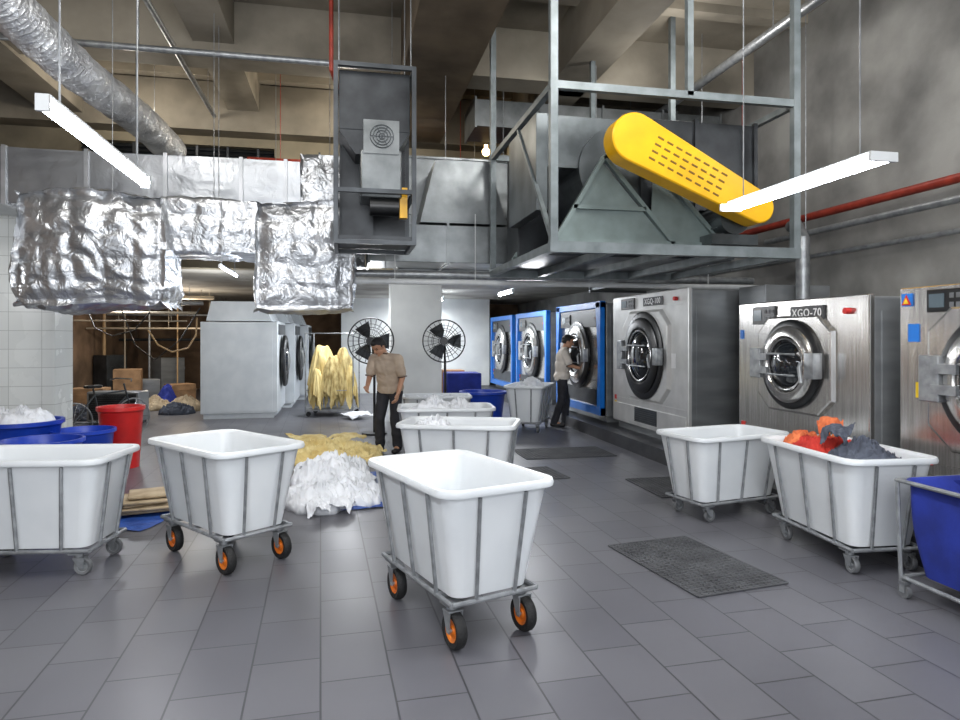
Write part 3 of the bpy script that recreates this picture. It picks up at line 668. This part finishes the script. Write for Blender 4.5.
# ---------------- lamps and added fill lights
def tube(label,p,q,top,hr=.014,double=False,pw=25):
    p=Vector(p);q=Vector(q);mid=(p+q)/2; L_=(q-p).length; ang=math.atan2(q.y-p.y,q.x-p.x)
    t=thing('fluorescent_lamp',label,'lamp',mid,ang)
    ys=(-.045,.045) if double else (0,)
    bw=.14 if double else hr*1.8
    b=MB(); b.box((0,0,hr+.014),(L_*.94,bw*.6,.014),bev=.003); b.box((-L_/2+.008,0,.004),(.016,bw,hr*2+.01)); b.box((L_/2-.008,0,.004),(.016,bw,hr*2+.01)); b.obj('batten',whitepaint,t)
    for y in ys: MB().cyl((-L_/2+.016,y,.002),(L_/2-.016,y,.002),hr,seg=14).obj('tube',glow,t,smooth=True)
    r=MB(); r.box((0,0,hr+.024),(L_*.8,.01,.008))
    for x in (-L_*.38,L_*.38): r.cyl((x,0,hr+.02),(x,0,min(top,ZR)-mid.z),.004,seg=6)
    r.obj('suspension_rod',steel,t)
    l=bpy.data.lights.new('tube_light','AREA'); l.shape='RECTANGLE'; l.size=L_; l.size_y=.05; l.energy=pw; l.color=(.93,.96,1)
    o=bpy.data.objects.new('tube_light',l); sc.collection.objects.link(o); o.location=(mid.x,mid.y,mid.z-hr-.01); o.rotation_euler=(0,0,ang)
    return t
LT='lit fluorescent tube hanging on thin rods'
tube(LT+' near foil ducts',(-1.01,2.5,2.45),(-1.01,3.7,2.45),ZC,hr=.024,pw=24)
tube('lit twin fluorescent tubes hanging before the yellow guard',(2.34,2.5,2.45),(2.34,3.7,2.45),ZC,hr=.016,double=True,pw=26)
tube(LT+' under the ducts',(-1.37,7.8,2.45),(-1.37,9.0,2.45),3.2)
for x,v in ((3.4,13.2),(2.4,16.2),(2.2,18.6)): tube('lit fluorescent tube under the low ceiling by washers',(x,v,2.62),(x,v+1.2,2.62),ZL,hr=.035,pw=85)
tube('added fill tube brightening the raw rear area',(-4.6,15,2.6),(-4.6,16.2,2.6),ZL,pw=55)  # added fixture, fill light for the dark rear corner
tube('added fill tube beside the dryers',(0.0,13.4,2.62),(0.0,14.6,2.62),ZL,hr=.025,pw=75)  # extra tube added to brighten the back of the room
bl=MB(); bl.sph((0,0,0),.07,12); bl.cyl((0,0,.05),(0,0,.12),.03); pb=PC(486,152,11.2); bl.obj('bulb_lamp',warmglow,smooth=True,loc=pb,label='small warm glowing bulb near the upper louvres',cat='lamp')
def area(loc,tgt,sz,e,col=(1,1,1)):  # added soft area fill, stands for no fixture
    l=bpy.data.lights.new('fill_light','AREA'); l.shape='DISK'; l.size=sz; l.energy=e; l.color=col
    o=bpy.data.objects.new('fill_light',l); sc.collection.objects.link(o); o.location=loc
    o.rotation_euler=(Vector(tgt)-Vector(loc)).to_track_quat('-Z','Y').to_euler()
def pt(loc,r,e,col=(1,1,1)):  # bare point fill added to lift dark spots, no lamp there
    l=bpy.data.lights.new('fill_light','POINT'); l.shadow_soft_size=r; l.energy=e; l.color=col
    o=bpy.data.objects.new('fill_light',l); sc.collection.objects.link(o); o.location=loc
area((0,-2.5,3.2),(0.5,9,2.0),4.0,300,(.95,.97,1))
area((-1,3.5,5.7),(-1,5.5,0),2.5,120,(1,.99,.97))
area((3,3.0,5.7),(2.5,5.5,0),2.5,140,(.97,.98,1))
pt((-2.6,4.6,5.0),.3,120,(1,.98,.95)); pt((2.6,4.2,5.0),.3,140,(1,.98,.95)); pt((5.3,3.5,4.2),.3,75,(.96,.98,1))
pt((0.0,10.6,5.0),.15,60,(1,.91,.76)); pt((-3.0,10.6,5.0),.15,50,(1,.92,.8)); pt((-3.9,17.5,2.2),.1,55,(1,.85,.68)); pt((-4.9,8.0,2.3),.15,32,(.96,.98,1)); pt((-5.2,13.2,2.2),.1,24,(1,.85,.68))
pt((-1.6,6.2,1.8),.25,16,(.95,.97,1)); pt((2.6,9.0,2.3),.2,50,(.95,.97,1)); pt((.4,11.2,2.3),.2,40,(.95,.97,1)); pt((-2.4,12.4,2.2),.2,34,(.97,.98,1))
pt((4.2,7.6,5.0),.2,45,(1,.98,.95))
# ---------------- ducts
def puff(name,label,a,b,m,amp=.05,n=12,cat='duct',freq=2.2,rods=(),seed=0,bulge=.03,rnd_=.02):
    a=Vector(a);b=Vector(b);c=(a+b)/2;s=b-a
    t=MB(); bmesh.ops.create_cube(t.bm,size=1); bmesh.ops.subdivide_edges(t.bm,edges=t.bm.edges[:],cuts=n,use_grid_fill=True)
    for v in t.bm.verts:
        co=v.co.copy(); q=Vector((co.x*s.x,co.y*s.y,co.z*s.z))
        nn=Vector([ (1 if x>.499 else -1 if x<-.499 else 0) for x in co]).normalized()
        ex=sum(max(0,abs(x)-.38) for x in co)-max(max(0,abs(x)-.38) for x in co)
        W=Vector((noise.noise(q*2.5+Vector((seed,0,0))),noise.noise(q*2.5+Vector((0,seed,3))),noise.noise(q*2.5+Vector((5,seed,3)))))*.3
        qq=q+W*.12
        quilt=(abs(math.sin((qq.x+qq.y)*math.pi/.3))*abs(math.sin((qq.z+qq.y)*math.pi/.27)))**.6 if amp>.03 else 0
        rp=noise.noise((q+W)*freq*1.6+Vector((0,seed,0)))
        d=noise.noise(q*freq*.6+Vector((seed*5,0,0)))*amp+quilt*amp*.42+math.cos(rp*9)*amp*.14+ bulge*(.5-max(abs(co.x*2)**4 if abs(nn.x)<.5 else 0,abs(co.z*2)**4 if abs(nn.z)<.5 else 0))
        v.co=q+nn*(d-ex*rnd_*12)
    o=t.obj(name,m,smooth=1.4,loc=c,label=label,cat=cat)
    for (x,y) in rods:
        r=MB(); r.cyl((x-c.x,y-c.y,s.z/2-.05),(x-c.x,y-c.y,ZR-c.z),.005,seg=6); r.obj('suspension_rod',steel,o)
    return o
fd0=puff('foil_duct','long foil-wrapped rectangular air duct hung below the ceiling',(-6.4,8.9,3.27),(-.57,9.8,3.95),foil2,.012,40,rods=((-5,9.1),(-2.6,9.1)),bulge=.0,rnd_=.002)
c0=Vector(fd0.location)
for x in (-5.8,-4.9,-4.0,-3.1,-2.2,-1.3,-.75): MB().b2(Vector((x-.022,8.87,3.25))-c0,Vector((x+.022,9.82,3.965))-c0).obj('tape_band',tape,fd0)
puff('foil_duct','quilted foil-insulated duct between two hanging drops',(-2.04,8.1,2.64),(-.98,8.86,3.25),foil,.045,36,seed=2,rods=((-1.5,8.5),),rnd_=.001,bulge=.0)
puff('foil_duct','bulging quilted foil-insulated duct elbow hanging low',(-3.5,7.98,2.03),(-2.0,8.86,3.25),foil,.075,46,seed=3,bulge=.08,rnd_=.02)
puff('foil_duct','quilted foil-insulated duct drop beside steel duct',(-1.02,8.0,1.98),(.1,8.86,3.25),foil,.06,40,seed=4,bulge=.05,rnd_=.014)
puff('foil_duct','foil-wrapped vertical duct joining the steel ductwork',(-.55,8.95,2.6),(.26,9.9,4.05),foil,.032,24,seed=6,rods=((-.2,9.3),),rnd_=.004)
t=MB(); rs=[]; pts=[]
n=190
for i in range(n):
    k=i/(n-1); pts.append((-3.45+.72*k,4.4+7.0*k,5.0-.36*k+.05*math.sin(k*9))); rs.append(.22+(.014 if i%2 else -.014)+.012*noise.noise(Vector((k*30,0,0))))
t.sweep(pts,rs,28)
for v in t.bm.verts: v.co+=Vector((noise.noise(v.co*6),noise.noise(v.co*6+Vector((3,0,0))),noise.noise(v.co*6+Vector((0,3,0)))))*.02
fd=t.obj('flexible_duct',mat('bright_flexible_foil',(225,227,229),(185,187,191),rough=.32,metal=.5,bump=.5,bscale=10,kind='foil'),smooth=.5,label='round crinkled silver flexible duct near the ceiling',cat='duct')
for k in (.4,.9): MB().cyl((-3.45+.72*k,4.4+7.0*k,5.1-.38*k),(-3.45+.72*k,4.4+7.0*k,ZR),.005,seg=6).obj('suspension_rod',steel,fd)
def gduct(label,a,b,axis,rods=(),step=.6,m=galv,fl=.03):
    t=MB(); t.b2(a,b,bev=.006); o=t.obj('steel_duct',m,label=label,cat='duct')
    a=Vector(a);b=Vector(b); n=max(1,int((b[axis]-a[axis])/step))
    for i in range(n+1):
        p=a[axis]+(b[axis]-a[axis])*i/n; lo=a-Vector((fl,)*3); hi=b+Vector((fl,)*3); lo[axis]=p-.015; hi[axis]=p+.015
        MB().b2(lo,hi).obj('flange',m,o)
    for (x,y) in rods: MB().cyl((x,y,b.z-.02),(x,y,ZR),.005,seg=6).obj('suspension_rod',steel,o)
    return o
gduct('tall galvanised steel air duct between hanging fan units',(.75,9.3,2.6),(2.55,10.6,4.2),2,rods=((1,9.5),(2.3,9.5)),step=.75)
gduct('wide galvanised steel duct hung over the washer aisle',(.3,8.4,2.62),(5.3,9.25,3.1),0,rods=((.6,8.6),(5,8.6)),step=.9)
gduct('galvanised duct leading back over foil ducts',(-3.6,10.0,3.3),(.6,11.2,4.15),0,rods=((-1,10.2),),step=.8)
gduct('galvanised duct running along above the washers',(4.6,10.7,2.55),(5.7,11.9,3.25),1,rods=((5,11),),step=.6)
gduct('large dark grey duct behind the blower',(2.65,9.6,3.15),(5.6,10.6,4.75),0,rods=((3,9.7),(5.2,9.7)),step=1.0,m=darksteel)
gduct('grey duct above the blower behind its frame',(1.9,9.6,4.8),(5.9,10.4,5.2),0,rods=((2.2,9.8),),step=.9,m=galv)
gduct('dark grey duct crossing near the upper louvres',(-.4,11.0,4.35),(3.2,11.45,4.62),0,rods=((0,11.2),(2.2,11.2)),step=.9,m=darksteel)
t=MB(); t.prism([(.95,8.45,3.14),(2.1,8.45,3.14),(1.85,8.45,3.95),(1.15,8.45,3.95)],(0,.8,0)); t.obj('steel_duct',galv,label='tapered galvanised duct transition above the wide duct',cat='duct')
# hanging fan unit
def post(mb,x,y,z0,z1,w=.05): mb.b2((x-w/2,y-w/2,z0),(x+w/2,y+w/2,z1))
u1=thing('hanging_fan_unit','dark steel framed duct fan unit hung from the ceiling','fan unit',(.31,7.3,2.62))
f=MB(); HT=1.86
for x in (-.4,.4):
    for y in (-.4,.4): post(f,x,y,0,HT,.045)
for z in (0.02,.55,HT-.02):
    for y in (-.4,.4): f.b2((-.4,y-.022,z-.022),(.4,y+.022,z+.022))
    for x in (-.4,.4): f.b2((x-.022,-.4,z-.022),(x+.022,.4,z+.022))
f.obj('frame',darksteel,u1)
for x in (-.37,.37):
    for y in (-.37,.37): MB().cyl((x,y,HT),(x,y,ZR-2.62),.007,seg=6).obj('suspension_rod',steel,u1)
dk=mat('charcoal_sheet_metal',(60,63,66),(38,40,43),scale=3,rough=.4,metal=.5)
f=MB(); f.b2((-.37,-.3,1.2),(.37,.36,1.82),bev=.01); f.prism([(-.37,-.3,1.2),(.37,-.3,1.2),(.2,-.3,.95),(-.2,-.3,.95)],(0,.6,0)); f.b2((-.37,.3,.1),(.37,.34,1.2)); f.obj('duct_box',dk,u1)
f=MB(); f.b2((-.15,-.34,.5),(.28,.2,1.0),bev=.02); f.b2((-.12,-.36,.95),(.25,.1,1.3)); f.obj('fan_housing',galv,u1)
f=MB()
for k in range(4): f.torus((.07,-.37,1.13),(0,1,0),.03+.03*k,.004,24,5)
for k in range(3): f.box((.07,-.37,1.13),(.24,.005,.006),rot=Matrix.Rotation(k*math.pi/3,3,'Y'))
f.obj('inlet_grille',darksteel,u1,smooth=True)
f=MB(); f.cyl((-.05,-.25,.42),(.25,-.25,.42),.1,seg=18); f.obj('motor',black,u1,smooth=True)
MB().b2((.26,-.3,.3),(.34,-.2,.62)).obj('switch_box',yellow,u1)
f=MB(); f.b2((-.38,-.38,0.05),(.38,.38,.09)); f.b2((-.34,.1,.08),(.0,.28,1.2)); f.obj('base_plate',dk,u1)
# big blower frame
u2=thing('blower_unit','large belt-driven blower in a hanging grey steel frame','blower',(1.86,5.75,2.47))
W_,D_,H_=2.49,2.5,1.48
f=MB()
for x in (0,W_): post(f,x,0,0,ZR-2.47,.07); post(f,x,D_,0,ZR-2.47,.07)
post(f,1.35,0,H_,ZR-2.47,.06); post(f,1.35,D_,0,ZR-2.47,.06)
for y in (0,D_): f.b2((-.04,y-.04,-.04),(W_+.04,y+.04,.06)); f.b2((-.04,y-.03,H_-.03),(W_+.04,y+.03,H_+.04))
for x in (0,.62,1.25,1.87,W_): f.b2((x-.035,0,-.03),(x+.035,D_,.05))
for x in (0,W_): f.b2((x-.03,0,H_-.03),(x+.03,D_,H_+.03))
f.bar((0,0,.05),(0,D_*.5,H_),.04); 
f.obj('frame',framegrey,u2)
f=MB(); f.b2((0.05,.9,.05),(2.4,D_-.05,.08)); f.obj('drip_plate',darksteel,u2)
scr=mat('blower_sheet_metal',(104,110,112),(68,73,75),scale=2.5,rough=.38,metal=.6)
f=MB(); ring=[]
cx,cz=.95,.92
for i in range(40):
    a_=2*math.pi*i/40; r=.46+.16*(i/40); ring.append((cx+math.cos(a_+math.pi*.5)*r,.55,cz+math.sin(a_+math.pi*.5)*r*.93))
f.prism(ring,(0,1.1,0)); f.b2((.1,.6,.9),(.9,1.6,1.42)); f.b2((-.0,.55,.45),(.12,1.65,1.42),bev=.005)
f.obj('scroll_housing',scr,u2)
f=MB(); f.b2((1.1,.5,.5),(2.38,1.7,1.42),bev=.01)
for x in (1.1,1.7,2.38): f.b2((x-.02,.47,.48),(x+.02,.52,1.44))
f.b2((.15,1.8,.1),(2.38,2.35,1.4),bev=.01)
f.obj('discharge_box',dk,u2)
gg=mat('grey_green_steel',(130,144,142),(112,124,122),rough=.4,metal=.3)
for y in (.32,1.9):
    f=MB()
    for p_,q_ in (((.12,y,.12),(.62,y,.95)),((.62,y,.95),(1.35,y,.12)),((.1,y,.12),(1.9,y,.12)),((.3,y,.45),(1.05,y,.45)),((.62,y,.95),(1.1,y,.95)),((1.1,y,.95),(1.9,y,.12))): f.bar(p_,q_,.06,.04)
    f.prism([(.15,y+.01,.14),(.6,y+.01,.9),(1.3,y+.01,.14)],(0,.012,0))
    f.prism([(1.3,y+.01,.14),(1.12,y+.01,.35),(1.15,y+.01,.9),(1.85,y+.01,.14)],(0,.012,0))
    f.obj('support_stand',gg,u2)
f=MB(); f.cyl((1.9,.1,.36),(1.9,.75,.36),.16,seg=24); f.b2((1.65,.1,.1),(2.15,.8,.2)); 
for i in range(12): a_=2*math.pi*i/12; f.box((1.9+.165*math.cos(a_),.43,.36+.165*math.sin(a_)),(.015,.5,.015))
f.obj('motor',scr,u2,smooth=True)
f=MB(); A1=(2.57-1.86,3.46-2.47,.225);A2=(3.82-1.86,2.88-2.47,.15)
def stad(sh,y):
    P=[]; dx=A2[0]-A1[0];dz=A2[1]-A1[1]; an=math.atan2(dz,dx); L_=math.hypot(dx,dz); be=math.acos((A1[2]-A2[2])/L_)
    for i in range(25):
        t=an+be+(2*math.pi-2*be)*i/24; P.append((A1[0]+math.cos(t)*(A1[2]-sh),y,A1[1]+math.sin(t)*(A1[2]-sh)))
    for i in range(17):
        t=an-be+2*be*i/16; P.append((A2[0]+math.cos(t)*(A2[2]-sh),y,A2[1]+math.sin(t)*(A2[2]-sh)))
    return P
f.loft([stad(0,.0),stad(0,-.2),stad(.012,-.21)]); bg=f.obj('belt_guard',yellow,u2,smooth=.6)
dx=A2[0]-A1[0];dz=A2[1]-A1[1]; L_=math.hypot(dx,dz); ex=Vector((dx/L_,0,dz/L_)); ez=Vector((-dz/L_,0,dx/L_))
if ez.z<0: ez=-ez
Rm=Matrix((ex,Vector((0,1,0)),ez)).transposed()
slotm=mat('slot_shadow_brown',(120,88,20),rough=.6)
for r_ in range(4):
    for i in range(8):
        c=Vector((A1[0],-.212,A1[1]))+ex*(.22+i*.1)+ez*((r_-1.5)*.07)
        MB().box(c,(.065,.006,.018),rot=Rm,bev=.002).obj('vent_slot',slotm,bg)
f=MB(); f.cyl((A1[0],-.1,A1[1]),(A1[0],.6,A1[1]),.04); f.obj('shaft',steel,u2,smooth=True)
# ---------------- pipes
pipe('red fire pipe running along the concrete wall',[(5.9,2,3.22),(5.9,VB,3.22)],.05,redpipe,[(5.9,y,3.2,ZC) for y in (4,9)])
pipe('grey water pipe under the red pipe',[(5.75,2,2.98),(5.75,8.2,2.98)],.04,steel,[(5.75,y,2.98,ZC) for y in (5,7.4)])
pipe('thin grey conduit along the concrete wall',[(6.0,2,2.72),(6.0,VB,2.72)],.03,steel,[(6.05,y,2.72,2.9) for y in (5,8)])
pipe('vertical insulated steel pipe dropping behind the washers',[(5.4,7.0,2.0),(5.4,7.0,2.85),(5.45,7.2,3.05),(5.7,7.6,3.1)],.08,steel)
pipe('red sprinkler pipe crossing below the beam',[(-1.5,10.9,4.45),(2.6,10.9,4.45)],.05,redpipe,[(x,10.9,4.45,ZC) for x in (-1,1.9)])
pipe('vertical red pipe dropping from the ceiling',[(-.15,7.7,ZR),(-.15,7.7,4.7),(.0,8.3,4.5)],.025,redpipe)
pipe('long pale pipe hung under steel ducts',[(-.1,8.1,2.34),(5.6,8.1,2.34)],.035,whitepaint,[(x,8.1,2.34,3.2) for x in (.6,1.6,4.8)])
pipe('grey conduit pipe over the aisle',[(.1,8.3,2.45),(5.6,8.3,2.45)],.05,steel,[(x,8.3,2.45,2.75) for x in (.5,2.5,4.8)])
for x,z,r_ in ((-2.1,5.3,.035),(5.0,5.3,.06),(-5.7,4.9,.06)):
    pipe('grey conduit hung under the concrete ceiling',[(x,2,z),(x,11.5,z)],r_,steel,[(x,y,z,ZC) for y in (7,11)])
pipe('grey conduit crossing under the concrete ceiling',[(-6.4,8.5,5.1),(.7,8.5,5.1)],.04,steel,[(x,8.5,5.1,ZC) for x in (-5,-2.4)])
for i,(x,y) in enumerate(((-2.4,7.6),(-1.5,8.2),(1.3,8.6),(3.3,8.35))):
    t=MB(); t.cyl((x,y,3.1),(x,y,ZR),.005,seg=6); t.obj('threaded_rod',steel,label='thin threaded hanger rod running up to the ceiling',cat='rod',group='threaded hanger rods')
# ---------------- people
def remesh(mb,vox,sm=2):
    bmesh.ops.recalc_face_normals(mb.bm,faces=mb.bm.faces[:])
    me=bpy.data.meshes.new('tmp'); mb.bm.to_mesh(me); mb.bm.free()
    o=bpy.data.objects.new('tmp',me); sc.collection.objects.link(o)
    r=o.modifiers.new('r','REMESH'); r.mode='VOXEL'; r.voxel_size=vox
    s=o.modifiers.new('s','SMOOTH'); s.factor=.5; s.iterations=sm
    bpy.context.view_layer.update()
    m2=bpy.data.meshes.new_from_object(o.evaluated_get(bpy.context.evaluated_depsgraph_get()))
    bpy.data.objects.remove(o)
    for p in m2.polygons: p.use_smooth=True
    return m2
def cap(mb,p,q,r1,r2):
    mb.cyl(p,q,r1,r2,seg=16); mb.sph(p,r1,12); mb.sph(q,r2,12)
def mobj(name,me,m,parent):
    me.name=name; me.materials.clear()
    for x in (m if isinstance(m,list) else [m]): me.materials.append(x)
    o=bpy.data.objects.new(name,me); sc.collection.objects.link(o); o.parent=parent; return o
def person(label,loc,yaw,J,headrot,shirt,scale=1.0,wide=1.0):
    V={k:Vector(v) for k,v in J.items()}
    b=MB()
    for s in 'LR':
        cap(b,V['hip'+s],V['knee'+s],.075,.05); cap(b,V['knee'+s],V['ank'+s],.05,.034); cap(b,V['ank'+s],V['toe'+s],.035,.028)
        cap(b,V['sh'+s],V['el'+s],.043,.037); cap(b,V['el'+s],V['wr'+s],.037,.025)
        d=(V['wr'+s]-V['el'+s]).normalized(); sd=Vector((0,-1,0)); sd=(sd-d*sd.dot(d)).normalized(); n=d.cross(sd)
        w=V['wr'+s]; 
        for k in range(4):
            o=(k-1.5)*.017; base=w+d*.075+sd*o*1.0
            cap(b,w+sd*o*.6,base,.014,.0115)
            ln=(.055,.07,.074,.062)[k]; curl=n*(1 if s=='L' else -1)
            m1=base+d*ln*.5+curl*ln*.12; m2=m1+d*ln*.3+curl*ln*.28; m3=m2+d*ln*.12+curl*ln*.24
            cap(b,base,m1,.0095,.0085); cap(b,m1,m2,.0085,.0078); cap(b,m2,m3,.0078,.0065)
        t0=w+d*.025+sd*.022; t1=t0+d*.03+sd*.022; t2=t1+d*.028+sd*.006
        cap(b,t0,t1,.012,.0105); cap(b,t1,t2,.0105,.0085)
    P,C,N_=V['pelvis'],V['chest'],V['neck']
    b.sph(P,(.135,.095,.11),20); b.sph((P+C)/2,(.12,.085,.16),20); b.sph(C,(.14,.092,.14),20)
    cap(b,V['shL']+Vector((0,0,-.02)),V['shR']+Vector((0,0,-.02)),.038,.038); cap(b,C,N_,.055,.05); H0=V['head']; cap(b,N_,H0+headrot@Vector((0,.015,-.05)),.05,.048)
    def hp(x,y,z): return H0+headrot@Vector((x,y,z))
    b.sph(hp(0,.012,.03),(.074,.094,.087),20,rot=headrot); b.sph(hp(0,-.02,-.045),(.056,.064,.067),18,rot=headrot)
    cap(b,hp(0,-.080,.008),hp(0,-.098,-.022),.007,.011); b.sph(hp(0,-.072,-.09),(.022,.016,.014),10,rot=headrot)
    b.sph(hp(0,-.078,-.054),(.024,.011,.009),10,rot=headrot)
    for sx in (-1,1): b.sph(hp(sx*.074,.01,-.005),(.01,.018,.03),10,rot=headrot)
    me=remesh(b,.0055,2)
    root=thing('person',label,'person',loc,yaw); root.scale=(scale*wide,scale*wide,scale)
    HR=headrot.transposed()
    body=mobj('body',me,[skin,eyem,lipm,hairm],root)
    for p_ in me.polygons:
        q=HR@(p_.center-H0)
        if abs(q.x)<.09 and -.12<q.z<.15 and abs(q.y)<.13:
            if q.y<-.05 and abs(abs(q.x)-.03)<.013 and abs(q.z-.006)<.006: p_.material_index=1
            elif q.y<-.05 and abs(abs(q.x)-.031)<.017 and abs(q.z-.026)<.0035: p_.material_index=3
            elif q.y<-.05 and abs(q.x)<.022 and abs(q.z+.054)<.006: p_.material_index=2
    h=MB(); h.sph(hp(0,.014,.034),(.083,.103,.096),28,rot=headrot); h.sph(hp(0,.05,-.01),(.072,.062,.06),14,rot=headrot)
    me=remesh(h,.006,1); bm=bmesh.new(); bm.from_mesh(me)
    dl=[]
    for v in bm.verts:
        q=HR@(v.co-H0)
        line=.068 if q.y<-.05 else (.068-(q.y+.05)*.9 if q.y<.03 else -.05)
        if abs(q.x)>.06 and -.02<q.y<.03: line=min(line,.0)
        if q.z<line: dl.append(v)
    bmesh.ops.delete(bm,geom=dl,context='VERTS')
    for v in bm.verts:
        q=HR@(v.co-H0); fr=max(0,min(1,(q.z-.068)/.03)) if q.y<-.04 else 1
        if q.y<-.04: v.co-=headrot@Vector((0,(q.y)*.09*(1-fr)*1.2,0))
        v.co+=v.normal*(.004*noise.noise(v.co*70)+.003*noise.noise(v.co*25))
    bm.to_mesh(me); bm.free(); mobj('hair',me,hairm,body)
    s=MB(); s.sph(C+Vector((0,0,-.02)),(.165,.122,.17),20); s.sph((P+C)/2,(.162,.124,.22),20); s.sph(P+Vector((0,0,-.01)),(.178,.138,.13),20)
    cap(s,C,N_+Vector((0,0,-.03)),.08,.066)
    for q in 'LR':
        a_,e_=V['sh'+q],V['el'+q]
        cap(s,N_+Vector((0,0,-.05)),a_+Vector((0,0,-.004)),.06,.06); cap(s,a_+Vector((0,0,-.004)),a_+(e_-a_)*.78,.06,.062)
    me=remesh(s,.011,5); bm=bmesh.new(); bm.from_mesh(me)
    for v in bm.verts:
        w_=v.co+Vector((noise.noise(v.co*5),0,noise.noise(v.co*5+Vector((4,0,0)))))*.06
        v.co+=v.normal*(.0035*math.sin(18*noise.noise(Vector((w_.x*5,w_.y*5,w_.z*2.6)))+w_.z*9)+.002)
    bmesh.ops.bisect_plane(bm,geom=bm.verts[:]+bm.edges[:]+bm.faces[:],plane_co=(0,0,P.z-.085),plane_no=(0,0,-1),clear_outer=True)
    bm.to_mesh(me); bm.free(); so=mobj('shirt',me,shirt,body)
    k=MB(); k.torus(N_+Vector((0,.0,-.02)),(0,.25,1),.064,.012,24,8); k.obj('collar',trim_br,so,smooth=True)
    for q in 'LR':
        a_,e_=V['sh'+q],V['el'+q]; k=MB(); c_=a_+(e_-a_)*.99; k.torus(c_,(e_-a_),.054,.007,24,6); k.obj('cuff',trim_br,so,smooth=True)
    s=MB(); s.sph(P+Vector((0,0,-.04)),(.148,.106,.11),20)
    for q in 'LR':
        cap(s,V['hip'+q]+Vector((0,0,-.03)),V['knee'+q],.086,.068); cap(s,V['knee'+q],V['ank'+q]+Vector((0,0,.01)),.068,.062)
    me=remesh(s,.012,3); bm=bmesh.new(); bm.from_mesh(me)
    for v in bm.verts: v.co+=v.normal*.003*math.sin(14*noise.noise(v.co*4)+v.co.z*18)
    bmesh.ops.bisect_plane(bm,geom=bm.verts[:]+bm.edges[:]+bm.faces[:],plane_co=(0,0,.04),plane_no=(0,0,-1),clear_outer=True)
    bm.to_mesh(me); bm.free(); mobj('trousers',me,trous,body)
    for q in 'LR':
        s=MB(); cap(s,V['ank'+q]+Vector((0,.03,-.035)),V['toe'+q]+Vector((0,-.02,.0)),.042,.036); me=remesh(s,.01,2)
        for v in me.vertices: v.co.z=max(v.co.z,.001)
        mobj('shoe',me,shoem,body)
    return root,body
J1=dict(pelvis=(0,.04,.88),chest=(-.01,-.05,1.19),neck=(-.02,-.12,1.345),head=(-.045,-.2,1.425),
 shL=(.155,-.07,1.27),elL=(.205,-.05,1.02),wrL=(.2,-.17,.81),shR=(-.175,-.07,1.27),elR=(-.225,-.08,1.03),wrR=(-.16,-.28,.9),
 hipL=(.085,.03,.84),kneeL=(.1,-.03,.46),ankL=(.11,.02,.08),toeL=(.13,-.11,.035),hipR=(-.085,.03,.84),kneeR=(-.1,-.06,.46),ankR=(-.12,.0,.08),toeR=(-.15,-.13,.035))
hr=Matrix.Rotation(math.radians(-25),3,'Z')@Matrix.Rotation(math.radians(40),3,'X')
p1=G(389,452)
person('worker in taupe short-sleeved shirt and dark trousers, looking down',(p1.x,p1.y,0),-A-.3,J1,hr,shirtm,1.07,1.08)
J2=dict(pelvis=(0,0,.9),chest=(0,-.02,1.23),neck=(0,-.05,1.4),head=(0,-.1,1.505),
 shL=(.15,-.02,1.325),elL=(.19,-.18,1.14),wrL=(.14,-.38,1.2),shR=(-.15,-.02,1.325),elR=(-.2,-.1,1.09),wrR=(-.14,-.3,1.03),
 hipL=(.085,0,.86),kneeL=(.1,-.08,.46),ankL=(.11,-.06,.08),toeL=(.12,-.2,.035),hipR=(-.085,0,.86),kneeR=(-.1,.02,.47),ankR=(-.1,.14,.08),toeR=(-.12,.01,.035))
p2=G(562,426)
person('worker in light beige shirt standing sideways, reaching toward a washer',(p2.x,p2.y,0),math.radians(78),J2,Matrix.Rotation(math.radians(18),3,'X'),shirt2,1.05,1.08)
# ---------------- world, camera
w=bpy.data.worlds.new('World'); sc.world=w; w.use_nodes=True
w.node_tree.nodes['Background'].inputs[0].default_value=(.88,.93,1,1); w.node_tree.nodes['Background'].inputs[1].default_value=.9
cam=bpy.data.cameras.new('Camera'); co=bpy.data.objects.new('Camera',cam); sc.collection.objects.link(co)
co.location=(0,0,EH); co.rotation_euler=(math.pi/2,0,-A); cam.sensor_width=36; cam.lens=F/960*36; cam.shift_y=-(360-HY)/960; cam.clip_end=200
sc.camera=co
